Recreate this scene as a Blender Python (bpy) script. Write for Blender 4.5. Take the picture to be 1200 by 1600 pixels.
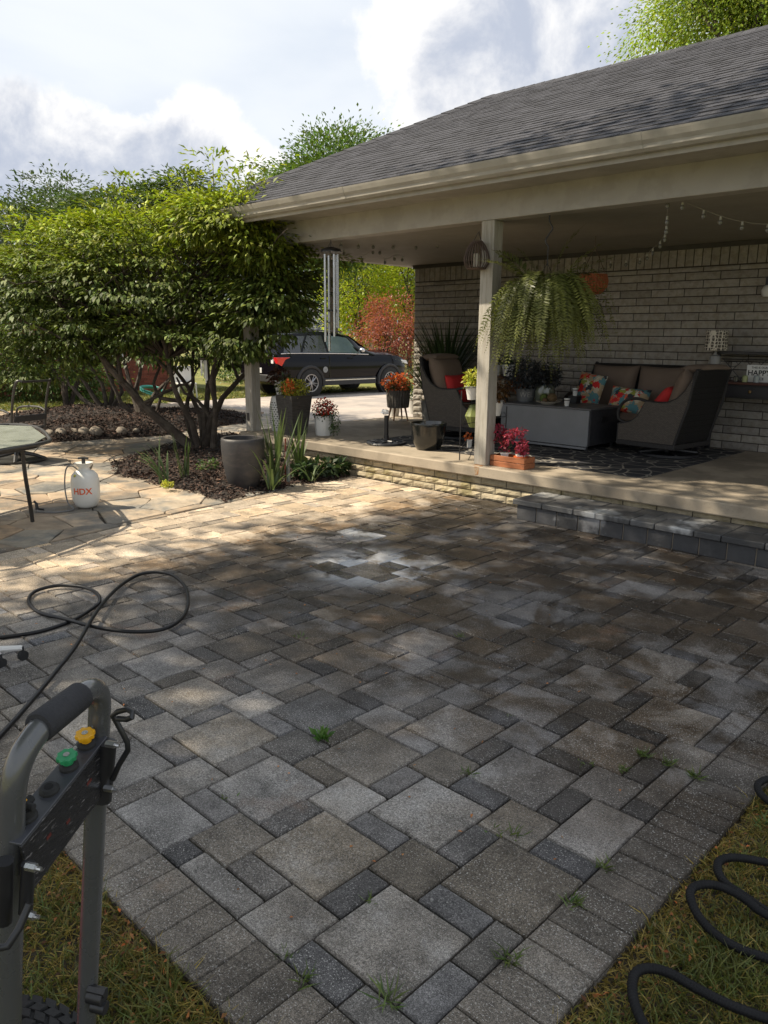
import bpy, math, random
import numpy as np
from mathutils import Vector, Matrix
R = math.radians
random.seed(7); rng = np.random.default_rng(11)
for o in list(bpy.data.objects): bpy.data.objects.remove(o)
S = bpy.context.scene
COL = S.collection

# ------------------------------------------------------------------ camera
F, PITCH, ROLL, YAW, H = 1211.14, R(12.7077), R(.4788), R(-43.994), 1.5466
fw = np.array([math.sin(YAW)*math.cos(PITCH), math.cos(YAW)*math.cos(PITCH), -math.sin(PITCH)])
rt0 = np.array([math.cos(YAW), -math.sin(YAW), 0.]); up0 = np.cross(rt0, fw)
rt = math.cos(ROLL)*rt0 + math.sin(ROLL)*up0; up = -math.sin(ROLL)*rt0 + math.cos(ROLL)*up0
CAM = np.array([0, 0, H])
cam = bpy.data.objects.new('camera', bpy.data.cameras.new('camera')); COL.objects.link(cam)
cam.matrix_world = Matrix([[rt[0], up[0], -fw[0], 0], [rt[1], up[1], -fw[1], 0], [rt[2], up[2], -fw[2], H], [0, 0, 0, 1]])
cam.data.sensor_fit = 'VERTICAL'; cam.data.sensor_height = 36; cam.data.sensor_width = 27
cam.data.lens = F/1600*36; cam.data.clip_start = .05; cam.data.clip_end = 2000
S.camera = cam
S.render.resolution_x = 768; S.render.resolution_y = 1024
def rayd(px, py): return fw*F + (px-600)*rt - (py-800)*up
def D(px, py, d): return CAM + rayd(px, py)*(d/F)          # measured point -> world, at a forward distance
def Z(px, py, z=0.):
    d = rayd(px, py); return CAM + d*((z-H)/d[2])
def Y(px, py, y):
    d = rayd(px, py); return CAM + d*(y/d[1])

# ------------------------------------------------------------------ light and exposure
SUN_EL, SUN_H = R(49), np.array([-.735, -.68])               # direction towards the sun, on the ground
SUN_H = SUN_H/np.linalg.norm(SUN_H)
to_sun = Vector((SUN_H[0]*math.cos(SUN_EL), SUN_H[1]*math.cos(SUN_EL), math.sin(SUN_EL)))
sun = bpy.data.objects.new('sun', bpy.data.lights.new('sun', 'SUN')); COL.objects.link(sun)
sun.data.energy = 5; sun.data.angle = R(.6); sun.data.color = (1, .89, .71)
sun.rotation_euler = to_sun.to_track_quat('Z', 'Y').to_euler()
S.view_settings.view_transform = 'Standard'; S.view_settings.look = 'None'
S.view_settings.exposure = 0.6; S.view_settings.gamma = 1

W = bpy.data.worlds.new('World'); S.world = W; W.use_nodes = True
nt = W.node_tree; nt.nodes.clear()
def N(t, **k):
    n = nt.nodes.new(t)
    for a, b in k.items():
        if a == 'inp':
            for i, v in b.items(): n.inputs[i].default_value = v
        else: setattr(n, a, b)
    return n
def LK(a, b): nt.links.new(a, b)
def M(op, a, b=None, c=None, clamp=False):
    n = N('ShaderNodeMath', operation=op, use_clamp=clamp)
    for i, v in enumerate((a, b, c)):
        if v is None: continue
        if isinstance(v, (int, float)): n.inputs[i].default_value = v
        else: LK(v, n.inputs[i])
    return n.outputs[0]
def SST(x, a, b):
    n = N('ShaderNodeMapRange', interpolation_type='SMOOTHSTEP', inp={1: a, 2: b}); LK(x, n.inputs[0]); return n.outputs[0]
def MIXC(f, a, b):
    n = N('ShaderNodeMix', data_type='RGBA')
    for s, v in ((0, f), (6, a), (7, b)):
        if isinstance(v, (float, int)): n.inputs[s].default_value = v
        elif isinstance(v, tuple): n.inputs[s].default_value = (*v, 1) if len(v) == 3 else v
        else: LK(v, n.inputs[s])
    return n.outputs[2]
sky = N('ShaderNodeTexSky', sky_type='NISHITA', sun_disc=False, sun_elevation=SUN_EL,
        sun_rotation=math.atan2(SUN_H[0], SUN_H[1]), air_density=1.2, dust_density=2.0)
skyc = N('ShaderNodeVectorMath', operation='SCALE', inp={3: .12}); LK(sky.outputs[0], skyc.inputs[0])
tc = N('ShaderNodeTexCoord')
dn = N('ShaderNodeVectorMath', operation='NORMALIZE'); LK(tc.outputs['Generated'], dn.inputs[0]); DIR = dn.outputs[0]
def NOI(scale, det=6, rough=.55, vec=None, dist=0., mp=None, rot=(0, 0, 0)):
    n = N('ShaderNodeTexNoise', inp={'Scale': scale, 'Detail': det, 'Roughness': rough, 'Distortion': dist})
    v = vec or DIR
    if mp:
        m = N('ShaderNodeMapping', inp={3: mp, 2: rot}); LK(v, m.inputs[0]); v = m.outputs[0]
    LK(v, n.inputs[0]); return n.outputs[0]
streak = NOI(1.5, 8, .5, mp=(1., 1., 3.6), rot=(R(16), R(10), 0), dist=.35)
cirrus = SST(streak, .30, .62)
thin = MIXC(cirrus, (.62, .70, .84), (.92, .95, .98))
base = MIXC(.88, skyc.outputs[0], thin)
def blob(px, py, r0, r1):
    d = rayd(px, py); d = d/np.linalg.norm(d)
    n = N('ShaderNodeVectorMath', operation='DOT_PRODUCT'); n.inputs[1].default_value = tuple(d); LK(DIR, n.inputs[0])
    return SST(n.outputs[1], math.cos(R(r0)), math.cos(R(r1)))
def addmax(l):
    o = l[0]
    for x in l[1:]: o = M('MAXIMUM', o, x)
    return o
cn = NOI(6.5, 10, .66, dist=.2)
cum = addmax([blob(745, 45, 10, 1), blob(660, 50, 6, 1), blob(860, 90, 9, 1), blob(40, 245, 6, 1), blob(130, 262, 5, 1), blob(220, 275, 5, 1), blob(310, 272, 6, 1), blob(400, 290, 4, 1), blob(-300, 260, 12, 3), blob(1500, 100, 20, 3)])
dens = SST(M('ADD', M('MULTIPLY', cum, .34), cn), .58, .74)
dens = M('MULTIPLY', dens, SST(cum, .02, .3))
far = SST(NOI(2.4, 8, .62), .52, .72); dens = M('MAXIMUM', dens, M('MULTIPLY', far, .22))
dark = addmax([blob(815, 95, 9, 1), blob(740, 110, 6, 1), blob(40, 240, 7, 1), blob(115, 245, 5, 1), blob(290, 280, 5, 1), blob(215, 275, 4, 1), blob(900, 60, 7, 1)])
shade = SST(M('ADD', M('MULTIPLY', dark, .26), NOI(8, 9, .62, dist=.25)), .58, .90)
cc = MIXC(shade, (1.0, .99, .98), (.50, .55, .66))
skyfin = MIXC(dens, base, cc)
bg = N('ShaderNodeBackground', inp={1: .73}); LK(skyfin, bg.inputs[0])
out = N('ShaderNodeOutputWorld'); LK(bg.outputs[0], out.inputs[0])

# ------------------------------------------------------------------ materials
MATS = {}
def mat(name, col, rough=.7, metal=0., var=.12, vs=6., bump=0., bs=60., tint=False, spec=.5, coat=0., trans=0., specks=None, col2=None, c2s=3., c2r=(.45, .6), mp=None, emis=None, alpha=None):
    """procedural principled material: base colour, a soft noise variation, optional second colour in patches, specks, bump"""
    global nt
    if name in MATS: return MATS[name]
    m = bpy.data.materials.new(name); m.use_nodes = True; nt = m.node_tree; nt.nodes.clear()
    p = N('ShaderNodeBsdfPrincipled'); o = N('ShaderNodeOutputMaterial')
    tcn = N('ShaderNodeTexCoord'); v = tcn.outputs['Object']
    if mp:
        mm = N('ShaderNodeMapping', inp={3: mp}); LK(v, mm.inputs[0]); v = mm.outputs[0]
    c = (*col, 1)
    n1 = NOI(vs, 5, .6, vec=v)
    f = N('ShaderNodeMapRange', inp={1: .3, 2: .7, 3: 1-var, 4: 1+var}); LK(n1, f.inputs[0])
    if col2:
        cs = SST(NOI(c2s, 5, .6, vec=v), *c2r); cc = MIXC(cs, c, (*col2, 1))
    else:
        rgb = N('ShaderNodeRGB'); rgb.outputs[0].default_value = c; cc = rgb.outputs[0]
    if tint:
        at = N('ShaderNodeAttribute', attribute_name='tint'); mx = N('ShaderNodeMix', data_type='RGBA', blend_type='MULTIPLY', inp={0: 1})
        LK(cc, mx.inputs[6]); LK(at.outputs[0], mx.inputs[7]); cc = mx.outputs[2]
    sc = N('ShaderNodeVectorMath', operation='SCALE'); LK(cc, sc.inputs[0]); LK(f.outputs[0], sc.inputs[3]); cc = sc.outputs[0]
    if specks:
        cc = MIXC(SST(NOI(specks[0], 2, .5, vec=v), specks[1], specks[1]+.06), cc, specks[2])
    LK(cc, p.inputs['Base Color'])
    rr = N('ShaderNodeMapRange', inp={1: .3, 2: .7, 3: max(0, rough-.08), 4: min(1, rough+.08)}); LK(NOI(vs*3, 4, .6, vec=v), rr.inputs[0]); LK(rr.outputs[0], p.inputs['Roughness'])
    p.inputs['Metallic'].default_value = metal; p.inputs['Specular IOR Level'].default_value = spec
    if coat: p.inputs['Coat Weight'].default_value = coat; p.inputs['Coat Roughness'].default_value = .05
    if bump:
        b = N('ShaderNodeBump', inp={'Strength': bump, 'Distance': .01}); LK(NOI(bs, 6, .65, vec=v), b.inputs['Height']); LK(b.outputs[0], p.inputs['Normal'])
    sh = p.outputs[0]
    if trans:
        t = N('ShaderNodeBsdfTranslucent'); 
        sc2 = N('ShaderNodeVectorMath', operation='MULTIPLY', inp={1: (1.25, 1.35, .7)}); LK(cc, sc2.inputs[0]); LK(sc2.outputs[0], t.inputs[0])
        ms = N('ShaderNodeMixShader', inp={0: trans}); LK(sh, ms.inputs[1]); LK(t.outputs[0], ms.inputs[2]); sh = ms.outputs[0]
    if alpha is not None:
        p.inputs['Transmission Weight'].default_value = alpha; p.inputs['IOR'].default_value = 1.2
    LK(sh, o.inputs[0]); MATS[name] = m; return m
def leafmat(name, col, trans=.3, rough=.45): return mat(name, col, rough, var=.15, vs=3, tint=True, trans=trans, spec=.4)

# ------------------------------------------------------------------ mesh builder
class MB:
    def __init__(s): s.v = []; s.f = []; s.t = []
    def add(s, vs, fs, t=(1, 1, 1)):
        b = len(s.v); s.v += [tuple(float(x) for x in q) for q in vs]; s.f += [tuple(b+i for i in q) for q in fs]; s.t += [t]*len(fs)
        return s
    def box(s, x0, x1, y0, y1, z0, z1, t=(1, 1, 1), rot=None, c=None):
        vs = [(x, y, z) for z in (z0, z1) for x, y in ((x0, y0), (x1, y0), (x1, y1), (x0, y1))]
        if rot is not None:
            c = Vector(c or ((x0+x1)/2, (y0+y1)/2, (z0+z1)/2)); vs = [tuple(rot @ (Vector(q)-c) + c) for q in vs]
        return s.add(vs, [(0, 3, 2, 1), (4, 5, 6, 7), (0, 1, 5, 4), (1, 2, 6, 5), (2, 3, 7, 6), (3, 0, 4, 7)], t)
    def tube(s, pts, r, n=8, t=(1, 1, 1), closed=False, cap=True):
        P = [Vector(p) for p in pts]; k = len(P)
        rr = r if isinstance(r, (list, tuple)) else [r]*k
        T = []
        for i in range(k):
            a = P[(i-1) % k] if (closed or i > 0) else P[i]; b = P[(i+1) % k] if (closed or i < k-1) else P[i]
            T.append((b-a).normalized() if (b-a).length > 1e-9 else Vector((0, 0, 1)))
        u = T[0].orthogonal().normalized(); vs = []
        for i in range(k):
            u = (u - T[i]*u.dot(T[i]));  u = u.normalized() if u.length > 1e-6 else T[i].orthogonal().normalized()
            w = T[i].cross(u)
            vs += [tuple(P[i] + (u*math.cos(2*math.pi*j/n) + w*math.sin(2*math.pi*j/n))*rr[i]) for j in range(n)]
        fs = [(i*n+j, i*n+(j+1) % n, ((i+1) % k)*n+(j+1) % n, ((i+1) % k)*n+j) for i in range(k if closed else k-1) for j in range(n)]
        if cap and not closed: fs += [tuple(range(n-1, -1, -1)), tuple((k-1)*n+j for j in range(n))]
        return s.add(vs, fs, t)
    def cyl(s, a, b, r0, r1=None, n=20, t=(1, 1, 1)): return s.tube([a, b], [r0, r0 if r1 is None else r1], n, t)
    def lathe(s, prof, c=(0, 0, 0), n=32, t=(1, 1, 1), wob=0., rib=0, ribd=0.):
        vs = []
        for r, z in prof:
            for j in range(n):
                a = 2*math.pi*j/n; q = r*(1 + wob*math.sin(3*a+z*9)) + (ribd*math.cos(rib*a) if rib else 0)
                vs.append((c[0]+q*math.cos(a), c[1]+q*math.sin(a), c[2]+z))
        k = len(prof); fs = [(i*n+j, i*n+(j+1) % n, (i+1)*n+(j+1) % n, (i+1)*n+j) for i in range(k-1) for j in range(n)]
        if prof[0][0] > 1e-4: fs.append(tuple(range(n-1, -1, -1)))
        if prof[-1][0] > 1e-4: fs.append(tuple((k-1)*n+j for j in range(n)))
        return s.add(vs, fs, t)
    def prism(s, poly, axis, a, b, t=(1, 1, 1)):
        """polygon in the two other axes extruded along axis"""
        def p3(q, w): return (w, q[0], q[1]) if axis == 'x' else (q[0], w, q[1]) if axis == 'y' else (q[0], q[1], w)
        n = len(poly); vs = [p3(q, a) for q in poly]+[p3(q, b) for q in poly]
        return s.add(vs, [tuple(range(n-1, -1, -1)), tuple(range(n, 2*n))]+[(i, (i+1) % n, n+(i+1) % n, n+i) for i in range(n)], t)
    def ball(s, c, r, n=14, m=9, sc=(1, 1, 1), t=(1, 1, 1), jit=0.):
        vs = [(c[0], c[1], c[2]-r*sc[2])]; 
        for i in range(1, m):
            p = math.pi*i/m
            for j in range(n):
                a = 2*math.pi*j/n; q = r*(1+random.uniform(-jit, jit))
                vs.append((c[0]+q*sc[0]*math.sin(p)*math.cos(a), c[1]+q*sc[1]*math.sin(p)*math.sin(a), c[2]-q*sc[2]*math.cos(p)))
        vs.append((c[0], c[1], c[2]+r*sc[2])); L = len(vs)-1
        fs = [(0, 1+(j+1) % n, 1+j) for j in range(n)]+[(1+i*n+j, 1+i*n+(j+1) % n, 1+(i+1)*n+(j+1) % n, 1+(i+1)*n+j) for i in range(m-2) for j in range(n)]
        fs += [(L, 1+(m-2)*n+j, 1+(m-2)*n+(j+1) % n) for j in range(n)]
        return s.add(vs, fs, t)
    def pillow(s, c, ex, ey, ez, t=(1, 1, 1), n=10, puff=.5):
        """soft cushion: centre, two half-edge vectors and a half-thickness vector"""
        c, ex, ey, ez = map(Vector, (c, ex, ey, ez)); vs = []; 
        for sg in (1, -1):
            for i in range(n+1):
                for j in range(n+1):
                    u = -1+2*i/n; w = -1+2*j/n
                    h = (max(0, (1-u**4))*max(0, (1-w**4)))**puff
                    k = 1-.05*(1-abs(u)**2)*abs(w)**4; kk = 1-.05*(1-abs(w)**2)*abs(u)**4
                    vs.append(c + ex*u*kk + ey*w*k + ez*(sg*(h*.95+.05)))
        m = (n+1)**2; fs = []
        for i in range(n):
            for j in range(n):
                a = i*(n+1)+j; fs += [(a, a+n+1, a+n+2, a+1), (m+a, m+a+1, m+a+n+2, m+a+n+1)]
        for i in range(n):
            for a, b in ((i, i+1), (n*(n+1)+i+1, n*(n+1)+i), ((i+1)*(n+1), i*(n+1)), (i*(n+1)+n, (i+1)*(n+1)+n)): fs.append((a, b, m+b, m+a))
        return s.add(vs, fs, t)
    def quads(s, A):  # A: (n,4,3) numpy + tints
        s.np = A; return s

def wmat(o):
    m = Matrix.Translation(o.location) @ o.rotation_euler.to_matrix().to_4x4()
    return wmat(o.parent) @ m if o.parent else m
def tag(o, label=None, cat=None, group=None, kind=None):
    for k, v in (('label', label), ('category', cat), ('group', group), ('kind', kind)):
        if v: o[k] = v
    return o
def thing(name, label, cat, loc=(0, 0, 0), rz=0., group=None):
    o = bpy.data.objects.new(name, None); COL.objects.link(o); o.empty_display_size = .1
    o.location = loc; o.rotation_euler = (0, 0, rz); return tag(o, label, cat, group)
def finish(me, name, m, parent, smooth, bevel, ang):
    ms = m if isinstance(m, (list, tuple)) else [m]
    for x in ms: me.materials.append(x)
    if smooth:
        me.polygons.foreach_set('use_smooth', np.ones(len(me.polygons), bool))
        try: me.set_sharp_from_angle(angle=R(ang))
        except Exception: pass
    o = bpy.data.objects.new(name, me); COL.objects.link(o)
    if parent: o.parent = parent
    if bevel:
        b = o.modifiers.new('bevel', 'BEVEL'); b.width = bevel; b.segments = 2; b.limit_method = 'ANGLE'; b.angle_limit = R(40)
    return o
def obj(mb, name, m, parent=None, local=False, origin=None, smooth=True, bevel=0, ang=38):
    vs = np.array(mb.v)
    if parent and not local:
        inv = np.array(wmat(parent).inverted()); vs = vs @ inv[:3, :3].T + inv[:3, 3]
    if origin is not None: vs = vs - np.array(origin)
    me = bpy.data.meshes.new(name); me.from_pydata(vs.tolist(), [], mb.f)
    if any(t != (1, 1, 1) for t in mb.t):
        a = me.attributes.new('tint', 'FLOAT_COLOR', 'FACE'); a.data.foreach_set('color', np.array([(*t[:3], 1) for t in mb.t], 'f').ravel())
    else:
        a = me.attributes.new('tint', 'FLOAT_COLOR', 'FACE'); a.data.foreach_set('color', np.ones(len(me.polygons)*4, 'f'))
    me.update(); o = finish(me, name, m, parent, smooth, bevel, ang)
    if origin is not None: o.location = origin
    return o
def quadobj(Q, T, name, m, parent=None, origin=None, smooth=False):
    """fast mesh of loose quads Q (n,4,3) with tints T (n,3)"""
    Q = np.asarray(Q, float)
    if parent is not None:
        inv = np.array(wmat(parent).inverted()); Q = Q @ inv[:3, :3].T + inv[:3, 3]
    if origin is not None: Q = Q - np.array(origin)
    n = len(Q); me = bpy.data.meshes.new(name)
    me.vertices.add(4*n); me.vertices.foreach_set('co', Q.reshape(-1).astype('f'))
    me.loops.add(4*n); me.loops.foreach_set('vertex_index', np.arange(4*n, dtype='i'))
    me.polygons.add(n); me.polygons.foreach_set('loop_start', np.arange(0, 4*n, 4, dtype='i')); me.polygons.foreach_set('loop_total', np.full(n, 4, 'i'))
    me.update(calc_edges=True); me.validate()
    a = me.attributes.new('tint', 'FLOAT_COLOR', 'FACE'); a.data.foreach_set('color', np.concatenate([T, np.ones((n, 1))], 1).astype('f').ravel())
    o = finish(me, name, m, parent, smooth, 0, 60)
    if origin is not None: o.location = origin
    return o
def unit(a): return a/np.maximum(np.linalg.norm(a, axis=-1, keepdims=True), 1e-9)
def leafquads(P, Dr, Nn, L, Wd, fold=.0):
    """diamond leaves: base point, direction, normal, length, width"""
    Dr = unit(Dr); Sd = unit(np.cross(Dr, Nn)); L = np.asarray(L)[:, None]; Wd = np.asarray(Wd)[:, None]; up_ = unit(np.cross(Sd, Dr))
    return np.stack([P, P+Dr*L*.45+Sd*Wd*.5+up_*Wd*fold, P+Dr*L-up_*L*.12, P+Dr*L*.45-Sd*Wd*.5+up_*Wd*fold], 1)
def rnd(n, k=3): return rng.normal(size=(n, k))
def tints(n, lo=.65, hi=1.3, hue=.12):
    b = rng.uniform(lo, hi, (n, 1)); h = rng.normal(0, hue, (n, 1)); return np.clip(np.concatenate([b*(1+h), b, b*(1-h*.5)], 1), .05, 3)
def clumps(centers, outs, per, sz, L, Wd, droop=.4, flat=.35, outw=.9, tl=.6, th=1.35, hue=.12, clt=.25, up=1.):
    """leaf sprays: each clump is a flattened cloud of leaves pointing outwards and drooping"""
    k = len(centers); n = k*per
    C = np.repeat(centers, per, 0); O = np.repeat(outs, per, 0); SZ = np.repeat(sz, per)[:, None]
    off = rnd(n)*np.array([1, 1, flat])*SZ*.55
    P = C+off
    dr = O*outw + off/np.maximum(SZ, 1e-6)*.9 + rnd(n)*.35; dr[:, 2] -= droop
    nn = np.array([0, 0, up])+rnd(n)*.45+O*.25
    q = leafquads(P, dr, nn, L*rng.uniform(.6, 1.25, n), Wd*rng.uniform(.6, 1.25, n), .15)
    T = tints(n, tl, th, hue)*np.repeat(rng.uniform(1-clt, 1+clt, (k, 1)), per, 0)
    return q, T
def ell_points(n, c, r, shell=.35, lump=.22, seed=0, zmin=-1., bumps=9):
    """points in the outer part of a lumpy ellipsoid; returns positions and outward directions"""
    g = np.random.default_rng(seed); d = unit(g.normal(size=(n*2, 3))); d = d[d[:, 2] > zmin][:n]
    B = unit(g.normal(size=(bumps, 3))); w = g.uniform(.4, 1, bumps)
    s = 1 + lump*(np.max(np.clip((d@B.T-.55)/.45, 0, 1)*w, 1)*2-.7)
    rad = (1-shell*g.random(len(d))**1.3)*s
    return np.array(c)+d*np.array(r)*rad[:, None], unit(d*np.array([1, 1, .7]))
def branches(mb, base, tips, r0, seed=0, n=7, lean=.35, kink=.12, sides=6):
    g = random.Random(seed)
    for tp in tips:
        b = Vector(base)+Vector((g.uniform(-1, 1), g.uniform(-1, 1), 0))*r0*1.2; e = Vector(tp); L = (e-b).length
        pts = []
        for i in range(n+1):
            t = i/n; p = b.lerp(e, t); p.z += math.sin(t*math.pi)*L*lean*.25
            if 0 < i < n: p += Vector((g.gauss(0, 1), g.gauss(0, 1), g.gauss(0, .5)))*kink*L*.18
            pts.append(p)
        mb.tube(pts, [r0*(1-t/n)**.8+r0*.12 for t in range(n+1)], sides)
        for k in range(3):                       # side twigs
            i = g.randint(2, n-1); q = pts[i]; d = (pts[min(i+1, n)]-pts[i-1]).normalized(); l = L*g.uniform(.2, .4)
            d2 = (d+Vector((g.gauss(0, .6), g.gauss(0, .6), g.gauss(.1, .3)))).normalized()
            mb.tube([q, q+d2*l*.5+Vector((0, 0, l*.04)), q+d2*l], [r0*.45, r0*.3, r0*.12], 5)
def tree(name, label, cat, base, crown_c, crown_r, nl, leaf, tm, bm, r0=.2, ntips=8, group=None, seed=1, shell=.5, per=26, clump=.8, lump=.3, droop=.25, flat=.6, zmin=-1, stems=None, clt=.25, hue=.12):
    t = thing(name, label, cat, tuple(base), 0, group)
    c, o = ell_points(max(4, nl//per), crown_c, crown_r, shell, lump, seed, zmin)
    q, T = clumps(c, o, per, np.full(len(c), clump)*np.random.default_rng(seed).uniform(.6, 1.3, len(c)), leaf, leaf*.5, droop, flat, clt=clt, hue=hue)
    quadobj(q, T, 'crown', tm, t)
    mb = MB(); g = np.random.default_rng(seed+5)
    cc = np.array(crown_c); top = np.array(base)*.35+cc*.65
    if stems is None:
        fork = np.array(base)+(cc-np.array(base))*.45; fork[2] = base[2]+(crown_c[2]-crown_r[2]*.7-base[2])*.9 if crown_c[2]-crown_r[2] > base[2]+.5 else base[2]+.35*(cc[2]-base[2])
        mb.tube([base, (np.array(base)*.5+fork*.5)+g.normal(size=3)*r0*.3, fork], [r0*1.25, r0, r0*.85], 10)
        idx = g.choice(len(c), min(ntips, len(c)), replace=False)
        branches(mb, fork, [cc+(c[i]-cc)*.8 for i in idx], r0*.5, seed)
    else: stems(mb)
    obj(mb, 'trunk', bm, t); return t

# ================================================================== GROUND
def sheet(name, poly, z, m, kind='structure', sub=None):
    mb = MB(); mb.add([(x, y, z) for x, y in poly], [tuple(range(len(poly)))]); o = obj(mb, name, m, smooth=False)
    return tag(o, kind=kind)
m_lawn = mat('lawn_ground', (.15, .16, .035), .95, var=.35, vs=1.2, bump=.6, bs=40, col2=(.22, .19, .05), c2s=.9)
m_soil = mat('soil', (.06, .048, .03), .95, var=.3, vs=8, bump=.8, bs=60)
sheet('ground', [(-300, -300), (300, -300), (300, 300), (-300, 300)], -.13, m_lawn)
m_conc = mat('drive_concrete', (.42, .36, .31), .85, var=.14, vs=2.5, bump=.3, bs=120, col2=(.33, .29, .26), c2s=.8, specks=(160, .64, (.25, .22, .19)))
sheet('driveway', [(-17.4, 10.2), (-13.2, 9.3), (-11.2, 7.9), (-8.5, 7.4), (-8.5, 30), (-17.4, 30)], -.09, m_conc)
sheet('lawn', [(-40, -12), (-12.5, -12), (-12.5, 5), (-13.2, 8.9), (-17.6, 10.4), (-17.6, 40), (-60, 40)], -.10, m_lawn)

# ---- paver patio
OX, OY, U = -1.34215, 1.13234, .1
def clip(poly, a, b, c):                    # keep a*x+b*y<=c
    o = []
    for i in range(len(poly)):
        p, q = poly[i], poly[(i+1) % len(poly)]; dp = a*p[0]+b*p[1]-c; dq = a*q[0]+b*q[1]-c
        if dp <= 0: o.append(p)
        if dp*dq < 0:
            t = dp/(dp-dq); o.append((p[0]+(q[0]-p[0])*t, p[1]+(q[1]-p[1])*t))
    return o
def inset(poly, d):
    n = len(poly); o = []
    for i in range(n):
        p0, p1, p2 = (Vector(poly[i-1]), Vector(poly[i]), Vector(poly[(i+1) % n]))
        a = (p1-p0).normalized(); b = (p2-p1).normalized(); na = Vector((-a.y, a.x)); nb = Vector((-b.y, b.x))
        k = na+nb; l = k.length_squared
        o.append(tuple(p1 + (k*(2*d/l) if l > .1 else na*d)))
    return o
def area(p): return .5*sum(p[i-1][0]*p[i][1]-p[i][0]*p[i-1][1] for i in range(len(p)))
def stone(mb, poly, z, gap, bev, t, dep=.035, drop=.006):
    if len(poly) < 3: return
    if area(poly) < 0: poly = poly[::-1]
    if area(poly) < .0008: return
    tz = random.gauss(0, .0012); tx, ty = random.gauss(0, .006), random.gauss(0, .006); cx = sum(p[0] for p in poly)/len(poly); cy = sum(p[1] for p in poly)/len(poly)
    a = inset(poly, gap); b = inset(poly, gap+bev)
    if area(a) < .0004 or area(b) < .0002: return
    h = lambda p, dz: (p[0], p[1], z+tz+dz+(p[0]-cx)*tx+(p[1]-cy)*ty)
    n = len(poly); vs = [h(p, 0) for p in b]+[h(p, -drop) for p in a]+[(p[0], p[1], z-dep) for p in a]
    fs = [tuple(range(n))]+[(i, n+i, n+(i+1) % n, (i+1) % n) for i in range(n)]+[(n+i, 2*n+i, 2*n+(i+1) % n, n+(i+1) % n) for i in range(n)]
    mb.add(vs, fs, t)
def leftline(poly): # the slanting left end of the patio next to the flagstones
    return clip(poly, -1, -.16, 5.42)
pv = MB()
def ptint(x, y):
    g = random.choices([.62, .80, .95, 1.12, 1.28], [2.2, 3, 3, 2, .8])[0]*random.uniform(.93, 1.07); w = random.gauss(.01, .018)+(.06 if random.random() < .25 else 0)
    return (g*(1+w), g, g*(1-w*1.6))
pieces = [(0, 0, 3, 3), (-1, 3, 2, 2), (1, 3, 2, 1), (-1, 1, 1, 2)]
X1, Y0 = OX+4*U, OY-U
for i in range(-90, 60):
    for j in range(-60, 90):
        a, b = -4*i+j, i+4*j
        if not (-62 < a < 12 and -12 < b < 66): continue
        for x, y, w, h in pieces:
            x0 = OX+(a+x)*U; y0 = OY+(b+y)*U; p = [(x0, y0), (x0+w*U, y0), (x0+w*U, y0+h*U), (x0, y0+h*U)]
            p = clip(p, 1, 0, X1)
            if len(p) > 2: p = clip(p, 0, -1, -Y0)
            if len(p) > 2: p = clip(p, 0, 1, 6.035)
            if len(p) > 2: p = leftline(p)
            if len(p) < 3: continue
            g = ptint(x0, y0); 
            if w*h >= 9: g = tuple(c*1.10 for c in g)
            if w*h == 2: g = (g[0]*.74, g[1]*.76, g[2]*.81)
            stone(pv, p, 0, random.uniform(.003, .0052), .004, g, drop=.008)
for k in range(-52, 6):                     # soldier courses on the two free edges
    x0 = OX+k*U
    if x0 > X1+2*U-.01: continue
    p = leftline([(x0, Y0-2*U), (x0+U, Y0-2*U), (x0+U, Y0), (x0, Y0)])
    g = random.uniform(.6, .9); stone(pv, p, 0, random.uniform(.0012, .0024), .003, (g*1.07, g, g*.90))
for k in range(0, 46):
    y0 = Y0+k*U; g = random.uniform(.55, .85)
    stone(pv, [(X1, y0), (X1+2*U, y0), (X1+2*U, y0+U), (X1, y0+U)], 0, random.uniform(.0012, .0024), .003, (g*1.07, g, g*.90))

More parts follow.
